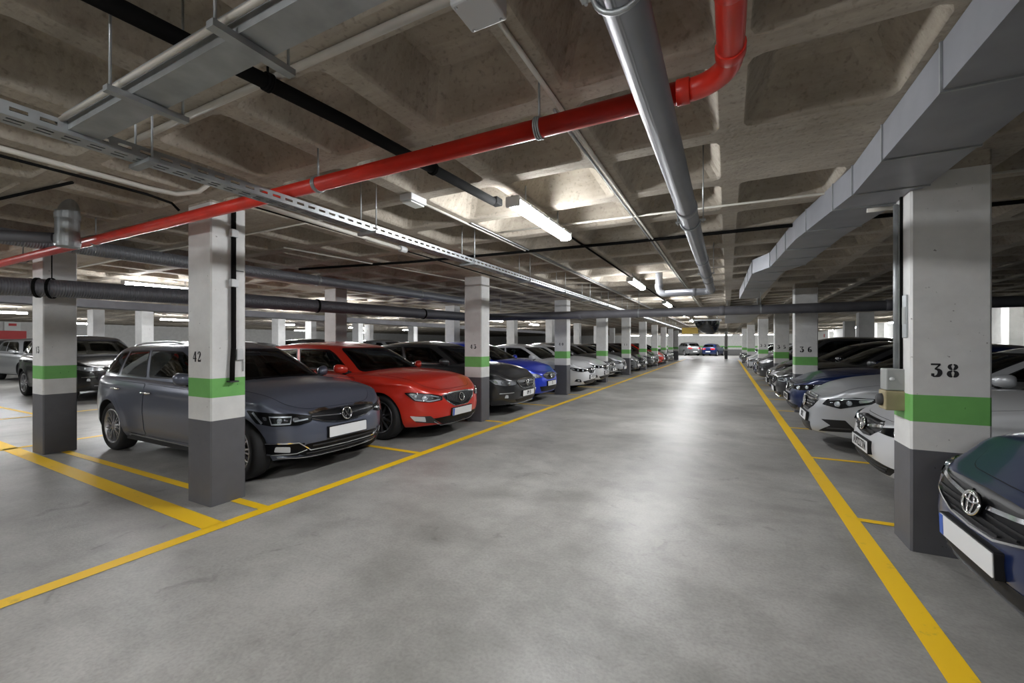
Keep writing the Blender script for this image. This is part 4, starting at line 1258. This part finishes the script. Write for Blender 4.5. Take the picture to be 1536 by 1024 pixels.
# ------------------------------------------------------------------ pipes, ducts, trays and cables under the ceiling
def pipe(name, pts, r, mat, label, cat='pipe', seg=20, group=None, parts=()):
    o = MB().tube(pts, r, seg).build(name, mat); tag(o, label, cat, group); return o
def arc3(c, r, a0, a1, ax, ay, k=10):
    c = Vector(c); ax = Vector(ax); ay = Vector(ay)
    return [c+ax*r*math.cos(lerp(a0, a1, i/k))+ay*r*math.sin(lerp(a0, a1, i/k)) for i in range(k+1)]
def collar(parent, c, d, r, w, mat, name='coupling'):
    c = Vector(c); d = Vector(d).normalized()
    return MB().tube([c-d*w/2, c-d*w/2*.9, c+d*w/2*.9, c+d*w/2], [r*.97, r, r, r*.97], 24).build(name, mat, parent)
def hanger(parent, c, r, along, name='clamp', mat='galv', top=None, w=.022):
    """strap ring round a pipe with a rod up to the ceiling"""
    t = MB(); c = Vector(c); d = Vector(along).normalized(); up = Vector((0, 0, 1)); s = d.cross(up)
    pts = [c+(s*math.cos(2*PI*i/24)+up*math.sin(2*PI*i/24))*(r+.004) for i in range(24)]
    for o in (-w/2, 0, w/2): t.tube([p+d*o for p in pts], .005, 6, closed=True)
    t.tube([c+up*(r+.002), (c.x, c.y, ceil_z(c.x, c.y))], .006, 6)
    return t.build(name, mat, parent)

def ceil_z(x, y):
    d = min(abs((x-GX)/PIT-round((x-GX)/PIT)), abs((y-GY)/PIT-round((y-GY)/PIT)))*PIT
    return ZR+.004+CD*max(0, min(1, (d-.06)/.15))
def rect_duct(P2, w, z0, z1, name, label, mat='duct'):
    rows = [[(x, y, z1), (x, y, z0), (x+w, y, z0), (x+w, y, z1)] for x, y in P2]
    t = MB(); t.grid(rows, 0, False); t.f += [[0, 1, 2, 3], [len(t.v)-1-i for i in range(4)]]; t.m += [0, 0]; t.sm += [False, False]
    t.grid([[(x, y, z1), (x+w, y, z1)] for x, y in P2], 0, False)
    o = t.build(name, mat, recalc=True); tag(o, label, 'duct')
    return o
# red sprinkler main with its bend
RP, RZ, RY = .044, 2.45, 1.85
pts = [(-20., RY-.03, RZ), (-8.0, RY-.03, RZ), (-4., RY, RZ), (-.14, RY, RZ)]+arc3((-.14, RY-.15, RZ), .15, PI/2, 0, (1, 0, 0), (0, 1, 0))+[(.01, -7.5, RZ)]
red = pipe('sprinkler_pipe', pts, RP, 'red_pipe', 'red fire sprinkler pipe crossing under the ceiling with a bend', 'pipe', 24)
for x in (-.24, -.16): collar(red, (x, RY, RZ), (1, 0, 0), RP+.006, .05, 'red_pipe')
for y in (RY-.19, RY-.50): collar(red, (.01, y, RZ), (0, 1, 0), RP+.006, .05, 'red_pipe')
for x in (-.80, -2.35, -5.6, -7.6): hanger(red, (x, RY, RZ), RP, (1, 0, 0), 'clamp', 'galv', ZR)
# silver drain pipe along the aisle
SX, SZ, SR = -.245, 2.335, .062
pts = [(SX, -7.5, SZ), (SX, 7.95, SZ)]+arc3((SX-.12, 7.95, SZ), .12, 0, PI/2, (1, 0, 0), (0, 1, 0), 6)+[(-1.0, 8.07, SZ)]+arc3((-1.0, 8.07, SZ+.11), .11, -PI/2, -PI, (1, 0, 0), (0, 0, 1), 6)+[(-1.11, 8.07, ZR+.2)]
sil = pipe('drain_pipe', pts, SR, 'grey_pvc', 'silver grey drain pipe running lengthwise under the aisle ceiling', 'pipe', 24)
for y in (.2, 3.05, 5.0, 6.6, 7.85): collar(sil, (SX, y, SZ), (0, 1, 0), SR+.007, .06, 'grey_pvc')
collar(sil, (-.52, 8.07, SZ), (1, 0, 0), SR+.007, .06, 'grey_pvc'); collar(sil, (-1.11, 8.07, SZ+.15), (0, 0, 1), SR+.007, .05, 'grey_pvc')
for y in (1.08, 3.4, 6.0):
    t = MB(); t.tube([(SX+(SR+.006)*math.cos(PI+PI*i/12), y, SZ+(SR+.006)*math.sin(PI+PI*i/12)) for i in range(13)], .008, 6)
    for sx in (-1, 1): t.box((SX+sx*(SR+.02), y, SZ+.0), (.04, .025, .012)); t.tube([(SX+sx*(SR+.025), y, SZ-.02), (SX+sx*(SR+.025), y, ceil_z(SX+sx*(SR+.025), y))], .005, 6)
    t.build('clamp', 'galv', sil)
# dark transverse pipe and ribbed ducts on the left
def ribbed(name, pts, r, mat, label, step=.032):
    t = MB(); P3 = []; R3 = []
    for a, b in zip(pts[:-1], pts[1:]):
        a, b = Vector(a), Vector(b); k = max(1, int((b-a).length/step))
        for i in range(k): P3.append(a.lerp(b, i/k)); R3.append(r)
    P3.append(Vector(pts[-1])); R3.append(r)
    t.tube(P3, R3, 20); o = t.build(name, mat); tag(o, label, 'duct'); return o
DZ = 2.12
dk = pipe('dark_pipe', [(-6.2, 9.75, DZ+.02), (-3.0, 9.9, DZ+.01), (0, 9.9, DZ), (7.9, 9.9, DZ)], .095, 'dark_pipe', 'dark grey pipe crossing the whole aisle below the ceiling', 'pipe', 24)
for x in (-4.75, -3.2, -.1, 2.6): collar(dk, (x, 9.9, DZ+.005), (1, 0, 0), .104, .09, 'dark_pipe')
for x in (-5.4, -1.8, .6): hanger(dk, (x, 9.9, DZ+.01), .095, (1, 0, 0), 'hanger', 'galv', ZR)
rb = ribbed('ribbed_duct', [(-8.6, -1.), (-7.72, 1.35), (-7.25, 2.15), (-6.98, 4.1), (-6.35, 6.0), (-6.05, 8.0), (-6.0, 9.78)] and
    [(-8.9, -1.5, 2.1), (-7.66, 1.55, 2.1), (-7.26, 2.12, 2.1), (-6.85, 3.3, 2.1), (-6.6, 4.6, 2.1), (-6.30, 6.2, 2.1), (-6.05, 8.6, 2.12), (-6.02, 9.75, 2.13)], .108, 'ribbed_dark', 'dark ribbed ventilation duct passing in front of column 13')
for p, d in (((-7.4, 1.92, 2.1), (.5, .7, 0)), ((-6.5, 5.1, 2.1), (.2, 1, 0)), ((-6.15, 7.6, 2.11), (.1, 1, 0))): collar(rb, p, d, .121, .03, 'cable', 'strap')
hanger(rb, (-7.33, 2.02, 2.1), .118, (.57, .7, 0), 'hanger', 'cable', ZR)
sp = ribbed('spiral_duct', [(-7.12, -4., 2.572), (-6.78, 3.2, 2.572), (-6.25, 9.6, 2.572)], .088, 'ribbed_grey', 'light grey spiral duct running along above the red car', .04)
for x, y in ((-6.9, .9), (-6.62, 5.2), (-6.4, 7.8)): collar(sp, (x, y, 2.572), (.06, 1, 0), .099, .05, 'galv')
t = MB(); t.lathe([(.0, .62), (.086, .62), (.086, .31), (.092, .31), (.092, .26), (.086, .26), (.086, .10), (.094, .10), (.094, .04), (.088, .0), (.0, 0)], 28, 'z', (-5.59, 1.645, 2.345), 0, False); tag(t.build('duct_spigot', 'galv'), 'short upright galvanised duct stub behind the red pipe at upper left', 'duct')
pipe('dark_duct', [(-5.66, 1.58, 2.42), (-6.3, 1.0, 2.42), (-9.0, -1.2, 2.42)], .052, 'dark_pipe', 'dark branch duct leading left from the upright stub', 'duct')
rd = rect_duct([(-13.6, -6.), (-13.6, 32.)], .45, 2.28, 2.46, 'sheet_duct', 'long sheet duct above the deeper left row of cars', 'dark_pipe')
t = MB()
for y in range(0, 30, 3):
    for x in (-13.55, -13.2): t.tube([(x, y, 2.46), (x, y, ceil_z(x, y))], .008, 6)
t.build('hanger', 'galv', rd)
# black hose pipe, then thin cable to the lamps
bp = pipe('black_pipe', [(-1.98, -7.5, 2.61), (-1.95, .4, 2.61), (-1.82, 1.6, 2.61), (-1.74, 3.05, 2.61)], .034, 'cable', 'thick black pipe running under the ribs left of the drain pipe', 'pipe', 16)
t = MB(); t.box((-1.735, 3.10, 2.62), (.075, .10, .06), bevel=.008); t.build('end_box', 'cable', bp)
for y in (.3, 1.2, 2.3): hanger(bp, (-1.92 if y < 1 else -1.86 if y < 2 else -1.78, y, 2.61), .034, (0, 1, 0), 'clip', 'cable', ZR)
# rib conduits, each one a thing
def conduit(pts, label, r=.011, mat='white_duct', name='conduit', clips=True):
    o = pipe(name, pts, r, mat, label, 'conduit', 8)
    return o
zc = ZR-.013
X = lambda k: GX+PIT*k
Yk = lambda k: GY+PIT*k
conduit([(X(-4)-.2, Yk(0)-.01, zc-.004), (X(-1)-.07, Yk(0)+.0, zc-.004)], 'white conduit along the rib from the square junction box to the tray', .017)
conduit([(X(-1), Yk(0)+.07, zc), (X(-1), 41., zc)], 'conduit along the rib beside the lamp row, starting at the junction box', .012)
conduit([(X(-1)-.035, 2.1, zc), (X(-1)-.035, 41., zc)], 'second thinner conduit beside the one from the junction box', .008, 'galv')
conduit([(X(-3), Yk(2)+.05, zc), (X(-3), 30., zc)], 'conduit running along the rib from the small white emergency box', .011)
conduit([(X(-3)+.05, Yk(3), zc), (X(-3)+.05, 30., zc)], 'thin conduit beside the emergency box conduit', .008, 'galv')
conduit([(-2.3, Yk(4)-.35, zc), (4.5, Yk(4)+.02, zc)], 'pale conduit crossing the aisle ribs near the first lamp', .010)
conduit([(X(-2)-.02, 3.15, zc-.01), (X(-2)+.10, 41., zc-.01)], 'lamp feed conduit linking the aisle lamps in a line', .012, 'cable')
conduit([(-6.3, 4.6, zc-.01), (-4.3, 4.95, zc-.01), (-1.0, 5.2, zc-.01), (4.6, 5.32, zc-.01)], 'black cable crossing the aisle under the ribs', .019, 'cable', 'black_cable')
conduit([(-3.57, -6., 2.50), (-3.57, 1.45, 2.50), (-3.57, 1.62, 2.51), (-3.52, 1.74, 2.56), (-3.46, 1.78, 2.62), (-3.44, 1.79, ceil_z(-3.44, 1.79))], 'white pipe left of the cable tray ending in a bend', .017)
conduit([(-3.92, -6., 2.56), (-3.92, 1.35, 2.56), (-3.90, 1.58, 2.55), (-3.86, 1.72, 2.52), (-3.84, 1.76, 2.47)], 'black cable hanging beside the white pipe left of the tray', .010, 'cable')
o = conduit([(-3.20, 1.95, 2.49), (-3.26, 3.66, 2.49)], 'white pipe with a plug end right of column 42', .020)
MB().tube([(-3.26, 3.62, 2.49), (-3.262, 3.72, 2.49)], .034, 12).build('plug', 'box_white', o)
conduit([(-3.34, 1.9, 2.51), (-3.36, 6.2, 2.51), (-3.3, 30., 2.51)], 'thin black cable running along under the tray', .009, 'cable')
conduit([(-9.5, 2.9, zc), (-3.6, 2.9, zc)], 'conduit crossing behind column 42', .010)
conduit([(-5.1, 3.5, zc), (-4.6, 6.9, zc), (-4.5, 9.4, zc)], 'pale conduit with joints above the red car', .011)
conduit([(-8.2, .9, zc), (-4.5, 1.35, zc)], 'pair of dark wires at the upper left', .012, 'cable')
# cable tray with slots
def slotted(name, x, y0, y1, z, label, w=.11, h=.055):
    t = MB(); st = .085
    n = int((y1-y0)/st)
    T = .003
    for sx in (-1, 1):
        for zz0, zz1 in ((z, z+h*.36), (z+h*.64, z+h)):
            t.box((x+sx*w/2, (y0+y1)/2, (zz0+zz1)/2), (T, y1-y0, zz1-zz0))
        for i in range(n): t.box((x+sx*w/2, y0+(i+.5)*st, z+h/2), (T, st*.38, h*.28+.001))
    for a, b in ((-.5, -.22), (-.10, .10), (.22, .5)): t.box((x+w*(a+b)/2, (y0+y1)/2, z), (w*(b-a), y1-y0, T))
    for i in range(n):
        for cx_ in (-.16, .16): t.box((x+w*cx_, y0+(i+.5)*st, z), (w*.125, st*.38, T))
    for k, cx_ in enumerate((-.25, .0, .2)): t.tube([(x+w*cx_, y0, z+.015+.004*k), (x+w*cx_, y1, z+.015+.004*k)], .011, 6, 1)
    o = t.build(name, ['galv', 'cable']); tag(o, label, 'cable tray')
    for i in range(int((y1-y0)/1.5)):
        yy = y0+.55+1.5*i; h_ = MB(); h_.box((x, yy, z-.012), (w+.10, .04, .02)); 
        for sx in (-1, 1): h_.tube([(x+sx*(w/2+.03), yy, z-.02), (x+sx*(w/2+.03), yy, ceil_z(x+sx*(w/2+.03), yy))], .005, 6)
        h_.build('bracket', 'galv', o)
    return o
slotted('cable_tray', -2.63, -1.0, 30., 2.342, 'long slotted galvanised cable tray running along the left side of the aisle')
# closed sheet trunking crossing at the top left
tr = MB(); tz = 2.36
tr.box((-1.53, .815, tz+.035), (2.16, .112, .07)); tr.box((-1.53, .754, tz+.06), (2.16, .012, .02)); tr.box((-1.53, .876, tz+.06), (2.16, .012, .02))
trk = tr.build('sheet_trunking', 'galv'); tag(trk, 'closed galvanised trunking branching off the cable tray at upper left', 'cable trunking')
t = MB(); t.tube([(-2.62, .738, tz+.035), (-.46, .738, tz+.035)], .010, 8); t.build('side_conduit', 'white_duct', trk)
for x in (-2.0, -1.33, -.6):
    t = MB(); t.box((x, .815, tz-.014), (.035, .26, .022))
    for sy in (-1, 1): t.tube([(x, .815+sy*.115, tz-.02), (x, .815+sy*.115, ceil_z(x, .815+sy*.115))], .005, 6)
    t.build('bracket', 'galv', trk)
# rectangular sheet duct on the right
DL = [(.80, -7.8), (.80, 1.75), (.79, 3.72), (.61, 5.1), (.52, 6.75), (.33, 7.25), (.29, 9.4), (.25, 11.2)]
DWd, DZ0, DZ1 = .40, 2.475, ZR-.004
du = rect_duct(DL, DWd, DZ0, DZ1, 'sheet_duct', 'big rectangular sheet metal air duct under the ceiling on the right')
def on_dl(y):
    for (a, b) in zip(DL[:-1], DL[1:]):
        if a[1] <= y <= b[1]: return lerp(a[0], b[0], (y-a[1])/(b[1]-a[1]))
for y in (.4, 2.38, 3.12, 3.74, 4.1, 4.75, 5.6, 6.2, 6.75, 7.25, 8.2, 9.2):
    x = on_dl(y); t = MB(); t.box((x+DWd/2, y, (DZ0+DZ1)/2-.002), (DWd+.016, .014, DZ1-DZ0+.012)); t.build('flange', 'galv', du)
d2 = rect_duct([(-.05, 13.5), (-.1, 20.)], .9, 2.30, 2.46, 'sheet_duct', 'lower flat sheet metal duct beyond the dark crossing pipe')
t = MB()
for y in (13.6, 16.5, 19.9):
    for x in (.0, .75): t.tube([(x, y, 2.46), (x, y, ceil_z(x, y))], .008, 6)
t.build('hanger', 'galv', d2)
conduit([(.95, 4.1, 2.44), (1.13, 4.1, 2.44)], 'short pale pipe from duct to column 38', .016)
# boxes
def box(name, c, d, mat, label, cat='box', bevel=.008):
    t = MB(); t.box(c, d, bevel=bevel); o = t.build(name, mat); tag(o, label, cat); return o
jb = box('junction_box', (X(-1), Yk(0)+.03, ZR-.045), (.15, .15, .08), 'box_white', 'square grey white junction box on the ceiling rib at top', 'junction box')
for sx in (-1, 1):
    for sy in (-1, 1): t = MB(); t.lathe([(.0, -.088), (.006, -.088), (.006, -.08)], 10, 'z', (X(-1)+sx*.058, Yk(0)+.03+sy*.058, ZR)); t.build('screw', 'galv', jb)
em = box('emergency_light', (X(-3), Yk(2)-.03, ZR-.024), (.13, .20, .06), 'box_white', 'small white emergency light box on the ceiling rib', 'emergency light')
t = MB(); t.box((X(-3), Yk(2)-.03, ZR-.063), (.10, .17, .012), bevel=.004); t.build('diffuser', 'screen', em)
# fittings of column 42
h = MB(); h.tube([(-3.972, 2.245, 2.67), (-3.972, 2.245, 1.40), (-3.972, 2.235, 1.24), (-3.968, 2.23, 1.09)], .020, 12); ho = h.build('drain_hose', 'cable'); tag(ho, 'black hose strapped down the side of column 42', 'hose')
for z in (2.42, 1.97): t = MB(); t.box((-3.972, 2.245, z), (.052, .060, .07), bevel=.004); t.build('clamp', 'box_white', ho)
t = MB(); t.box((-3.965, 2.235, 1.085), (.06, .075, .012)); t.build('foot_bracket', 'dark_trim', ho)
sw = box('light_switch', (-3.985, 2.305, 1.325), (.03, .06, .10), 'box_white', 'small white switch box on column 42 beside the black hose', 'switch')
t = MB(); t.tube([(-3.99, 2.338, 1.30), (-3.99, 2.34, 1.20), (-3.99, 2.338, 1.17)], .005, 6); t.build('cord', 'box_grey', sw)
conduit([(-3.985, 2.255, 2.09), (-3.985, 2.34, 2.09)], 'thin wire tied to the hose high on column 42', .005, 'box_grey', 'tie_wire')
# fittings of column 38
cb = box('switch_box', (1.075, 4.0, 1.165), (.11, .14, .155), 'box_grey', 'grey metal switch box on the side of column 38', 'switch box')
t = MB(); t.lathe([(0, -.018), (.012, -.018), (.014, 0)], 12, 'y', (1.05, 3.93, 1.17)); t.build('knob', 'box_white', cb)
sb = box('socket_box', (1.07, 4.0, 1.015), (.115, .15, .14), 'box_beige', 'beige socket box below the grey switch box on column 38', 'socket box')
t = MB(); t.lathe([(.0, -.03), (.035, -.03), (.045, -.012), (.045, 0)], 20, 'x', (1.012, 4.0, 1.015)); t.build('socket', 'dark_trim', sb)
conduit([(1.10, 4.03, 1.24), (1.10, 4.03, 2.44)], 'grey conduit rising from the switch box on column 38', .016, 'galv')
conduit([(1.112, 3.965, 1.24), (1.112, 3.965, 2.55)], 'black cable beside the conduit on column 38', .010, 'cable')
pl = box('info_plate', (1.114, 3.90, 1.615), (.012, .075, .30), 'galv', 'clear plastic notice holder on the side of column 38', 'notice holder', .003)
t = MB(); t.box((1.107, 3.90, 1.62), (.003, .06, .12)); t.build('card', 'box_grey', pl)
# ------------------------------------------------------------------ lamps
LN = [0]
def lamp(x, y, label, L=1.25, rz=0., z=None, group=None):
    z = z or 2.545
    r = empty('fluorescent_lamp', (x, y, z), rz); tag(r, label, 'ceiling lamp', group or 'fluorescent ceiling lamps')
    t = MB(); t.box((0, 0, .020), (.112, L-.04, .030), bevel=.008)
    for e in (-1, 1): t.box((0, e*(L/2-.015), -.005), (.125, .03, .085), bevel=.012)
    for e in (-.32, 0, .32):
        for sx in (-1, 1): t.box((sx*.058, e*L, .0), (.008, .02, .04))
    t.build('housing', 'housing', r)
    t = MB(); prof = [(-.054, .006), (-.055, -.010), (-.046, -.036), (-.026, -.050), (0, -.054), (.026, -.050), (.046, -.036), (.055, -.010), (.054, .006)]
    t.grid([[(px, yy, pz) for px, pz in prof] for yy in (-L/2+.03, L/2-.03)], 0, True)
    t.build('diffuser', 'lamp', r)
    t = MB()
    R = Matrix.Rotation(rz, 3, 'Z')
    for e in (-.3, .3):
        q = R @ Vector((0, e*L, 0)); t.tube([(0, e*L, .03), (0, e*L, ceil_z(x+q.x, y+q.y)-z)], .006, 6)
    t.build('rod', 'galv', r)
    return r
for i in range(10):
    lamp(-1.50, -5.36+4.46*i, 'fluorescent ceiling lamp over the aisle, %s of its line from the near end' % ORD[i])
for i in range(7): lamp(-9.75, -.2+4.4*i, 'fluorescent ceiling lamp %s of the line over the left back aisle' % ORD[i])
for i in range(6): lamp(-21.4, -.3+5.0*i, 'fluorescent ceiling lamp %s of the line deep in the left bays' % ORD[i], z=2.50)
for i in range(6): lamp(-14.6, 5.4+5.0*i, 'fluorescent ceiling lamp %s of the line over the deeper left cars' % ORD[i], z=2.52)
for i in range(5): lamp(-28.5, 3.0+6.0*i, 'fluorescent ceiling lamp %s of the line at the far left' % ORD[i], z=2.46)
for i in range(5): lamp(6.9, 19.+6.5*i, 'fluorescent ceiling lamp %s of the line beside the right wall' % ORD[i], z=2.45)
for i, x in enumerate((-7.0, .85)): lamp(x, -4.4 if i == 0 else -3.0, 'added crosswise fill lamp behind the viewer, %s of two' % ORD[i], 1.25, PI/2)  # unseen pair added as fill light from behind, outside the regular lamp lines
for i in range(4): lamp(-9.6+4.2*i, 54.5, 'fluorescent ceiling lamp %s of the crosswise line at the far end' % ORD[i], 3.4, PI/2, 2.5)
# ------------------------------------------------------------------ things at the far end and on the walls
r = empty('ceiling_fan_unit', (-.8, 20.5, 2.45)); tag(r, 'smoked dome unit with white rim hanging from the ceiling far down the aisle', 'ceiling unit')
t = MB(); t.box((0, 0, .02), (1.15, .7, .07), bevel=.02); t.build('rim', 'lamp_white', r)
t = MB()
rows = []
for k in range(9):
    w = PI/2*k/8; s_ = math.cos(w); rows.append([(.18*(1-s_)+.52*s_*math.cos(2*PI*i/28), .32*s_*math.sin(2*PI*i/28), -.60*math.sin(w)**1.1) for i in range(29)])
t.grid(rows, 0, True); t.build('dome', 'hood_glass', r)
t = MB()
for x in (-.4, .4): t.tube([(x, 0, .05), (x, 0, .24)], .012, 8)
t.build('rod', 'galv', r)
r = empty('yellow_sign', (-1.72, 23.6, 2.12)); tag(r, 'plain yellow sign board hanging far down the aisle', 'sign')
t = MB(); t.box((0, 0, 0), (.78, .03, .32), bevel=.008); t.build('board', 'sign_yellow', r)
t = MB()
for x in (-.3, .3): t.tube([(x, 0, .16), (x, 0, .5)], .006, 6)
t.build('rod', 'galv', r)
r = empty('hose_cabinet', (8.12, 49., 1.3)); tag(r, 'red fire hose cabinet on the right wall', 'fire cabinet')
t = MB(); t.box((0, 0, .05), (.16, .75, 1.0), bevel=.01); t.build('case', 'sign_red', r)
t = MB(); t.box((-.085, 0, .08), (.012, .6, .75), bevel=.004); t.build('door', 'sign_red', r)
r = box('fire_sign', (8.17, 49., 2.22), (.03, .34, .30), 'sign_red', 'small red sign above the hose cabinet on the right wall', 'sign', .004)
o = MB().box((8.16, 40.6, 1.0), (.06, .95, 2.0)).build('door_1', 'door_green'); tag(o, kind='structure')
t = MB(); t.box((8.14, 40.08, 1.03), (.12, .10, 2.06)); t.box((8.14, 41.12, 1.03), (.12, .10, 2.06)); t.box((8.14, 40.6, 2.05), (.12, 1.14, .10)); t.build('door_frame', 'door_frame', o)
t = MB(); t.lathe([(.0, -.05), (.02, -.05), (.02, 0)], 10, 'x', (8.13, 40.25, 1.0)); t.build('door_handle', 'chrome', o)
r = empty('fire_point', (X0+.10, 8.35, 1.9)); tag(r, 'red fire point box with a white notice above on the far left wall', 'fire point')
t = MB(); t.box((0, 0, .04), (.2, 1.0, .46), bevel=.01); t.build('case', 'sign_red', r)
t = MB(); t.box((-.06, 0, .52), (.06, .62, .48), bevel=.004); t.build('notice', 'screen', r)
t = MB(); t.box((-.028, 0, .62), (.006, .3, .14)); t.build('notice_print', 'sign_red', r)
# ------------------------------------------------------------------ the cars
def place(root, x, y, face_plus, label, yaw=0., group=None, nose=None):
    """nose at x; face_plus: car looks towards +x (left row), else towards -x"""
    L = nose
    if face_plus: root.location = (x-L/2, y, 0); root.rotation_euler = (0, 0, yaw)
    else: root.location = (x+L/2, y, 0); root.rotation_euler = (0, 0, PI+yaw)
    tag(root, label, 'car', group or ('cars in the right parking row' if not face_plus else 'cars in the left parking row' if x > -6 else 'cars in the deeper left rows'))
HERO = {}
def hero(key, name, sh, face_, col, label, x, y, fp, yaw=0., **k):
    r = make_car(name, SH[sh], dict(paint=P[col], face=FACE[face_], **k))
    place(r, x, y, fp, label, yaw, None, SH[sh].L); HERO[key] = (r, sh, col)
    return r
hero('grey', 'estate_car', 'wagon', 'wide', 'greyblue', 'grey-blue estate car with roof rails parked behind column 42', -3.88, 3.44, True, rails='alloy', sill_trim='chrome', handle='chrome', rim='twin', alloy='alloy')
hero('red', 'estate_car', 'estate', 'slats', 'red', 'bright red estate car with a slatted grille next to the grey-blue car', -3.72, 5.53, True, window_trim='chrome', rim='multi', alloy='dark_alloy')
hero('char', 'hatchback_car', 'hatch', 'bars', 'charcoal', 'charcoal car with chrome bar grille parked right after column 43', -3.70, 7.95, True, window_trim='chrome', rim='five')
hero('blue', 'hatchback_car', 'hatch', 'lexus', 'blue', 'bright blue car squeezed between the charcoal car and column 40', -3.93, 9.85, True, rim='five')
hero('white', 'saloon_car', 'sedan', 'vee', 'white', 'white saloon parked just beyond column 40 on the left', -3.66, 12.52, True, rim='five')
hero('navy', 'hatchback_car', 'hatch', 'slim', 'navy', 'dark navy car with a blank plate at the right edge beside column 38', 1.08, 2.90, False, rim='five')
hero('rwhite', 'saloon_car', 'sedan', 'vee', 'white', 'white saloon half hidden behind column 38', 1.20, 5.32, False, rim='five')
hero('silver', 'saloon_car', 'coupe', 'sporty', 'silver', 'silver saloon with swept headlights in the right row', 1.0, 7.47, False, rim='five')
hero('suv', 'sport_utility_car', 'suv', 'tall', 'black', 'black tall car behind column 13 at the far left', -13.7, 5.1, True, rim='five', glass='dark_glass')
bpy.context.view_layer.update()
index_kids()
# the rest of the rows are the same models in other colours
SMALL = ('front_seat', 'rear_seat', 'steering_wheel', 'dashboard', 'lens', 'mirror_glass', 'door_handle', 'projector_lamp', 'light_strip', 'grille_slat', 'door')
def more(key, col, x, y, fp, label, yaw=0., far=True, rz=None):
    src, sh, c0 = HERO[key]
    r = copy_tree(src, None, SMALL if far else (), {P[c0]: P[col], M['glass']: M['dark_glass']} if far else {P[c0]: P[col]})
    place(r, x, y, fp, label, yaw, None, SH[sh].L)
    if rz is not None: r.location = (x, y, 0); r.rotation_euler = (0, 0, rz); r['group'] = 'cars at the end wall'
    return r
more('white', 'white', -3.74, 14.53, True, 'second white saloon in the left row, just before the fifth column', 0, False)
more('char', 'grey', -4.02, 16.75, True, 'grey hatchback in the left row after the white pair')
more('red', 'silver', -4.02, 18.77, True, 'silver estate in the left row before column 11')
more('silver', 'grey', -3.85, 21.05, True, 'grey saloon in the left row just beyond column 11')
more('grey', 'black', -3.85, 23.07, True, 'black estate in the left row behind the grey saloon')
more('white', 'charcoal', -3.8, 25.3, True, 'charcoal saloon far down the left row before the red one')
more('char', 'black', -3.8, 27.3, True, 'black hatchback far down the left row before the red one')
more('blue', 'red', -3.75, 29.7, True, 'red hatchback far down the left row')
more('white', 'black', -3.7, 31.55, True, 'black saloon just past the far red hatchback')
more('char', 'grey', -3.7, 34.2, True, 'grey hatchback near the far end of the left row')
more('white', 'navy', 1.02, 9.57, False, 'dark navy saloon in front of column 36 in the right row', 0, False)
more('red', 'charcoal', .98, 11.75, False, 'charcoal estate in the right row just past column 36', 0, False)
more('char', 'black', 1.00, 13.85, False, 'black hatchback in the right row before column 35')
more('suv', 'charcoal', .95, 17.6, False, 'charcoal tall car in the right row just past column 35')
more('white', 'navy', .95, 19.8, False, 'navy saloon in the right row before column 33')
more('red', 'silver', .92, 24.0, False, 'silver estate in the right row just past column 33')
more('char', 'white', .92, 26.3, False, 'white hatchback far down the right row')
more('silver', 'grey', .90, 30.6, False, 'grey coupe far down the right row')
more('grey', 'black', .88, 33.2, False, 'black estate near the far end of the right row')
more('char', 'charcoal', .86, 38., False, 'charcoal hatchback last in the right row')
# deeper left row, seen over the roofs of the first
for i, (k, c, y) in enumerate([('white', 'silver', 7.95), ('char', 'charcoal', 10.02), ('suv', 'black', 12.48), ('red', 'navy', 14.52), ('suv', 'charcoal', 16.76), ('white', 'grey', 18.8), ('char', 'black', 21.0), ('red', 'white', 23.05), ('suv', 'grey', 25.4)]):
    more(k, c, -13.7, y, True, '%s car in the deeper left row, %s after the black tall car' % (c if c != 'greyblue' else 'grey', ORD[i]))
more('suv', 'silver', -22.4, 6.5, True, 'silver tall car at the far left beyond column 13')
more('suv', 'grey', -29.3, 7.5, True, 'grey tall car at the extreme far left')
more('red', 'charcoal', -21.8, 13.0, True, 'charcoal estate far left in the third row of cars')
more('white', 'blue', -21.8, 17.2, True, 'blue saloon far left in the third row of cars')
# two cars across the end wall
more('suv', 'grey', -4.55, 57.5, True, 'grey tall car parked at the end wall, left of two', rz=PI/2+.5)
more('blue', 'navy', -1.55, 57.5, True, 'navy hatchback parked at the end wall, right of two', rz=PI/2-.25)
# ------------------------------------------------------------------ camera and exposure
F, HXP, HYP, EYE = 632., 768., 516., 1.42
yaw = math.atan(323/632)
cam = bpy.data.cameras.new('camera'); cam.sensor_width = 36.; cam.lens = 36.*F/1536; cam.shift_y = (HYP-512)/1536
cam.clip_start = .02; cam.clip_end = 200
co = bpy.data.objects.new('camera', cam); COL.objects.link(co)
co.location = (0, 0, EYE); co.rotation_euler = (PI/2, 0, yaw)
scene.camera = co
w = bpy.data.worlds.new('world'); scene.world = w; w.use_nodes = True
w.node_tree.nodes['Background'].inputs[0].default_value = (0, 0, 0, 1)
vs = scene.view_settings; vs.view_transform = 'Standard'; vs.look = 'None'; vs.gamma = 1.; vs.use_curve_mapping = False; vs.exposure = EXPO
cy = scene.cycles; cy.use_denoising = True; cy.max_bounces = 10; cy.diffuse_bounces = 6; cy.glossy_bounces = 4; cy.transparent_max_bounces = 12
cy.sample_clamp_indirect = 6.; cy.caustics_reflective = False; cy.caustics_refractive = False
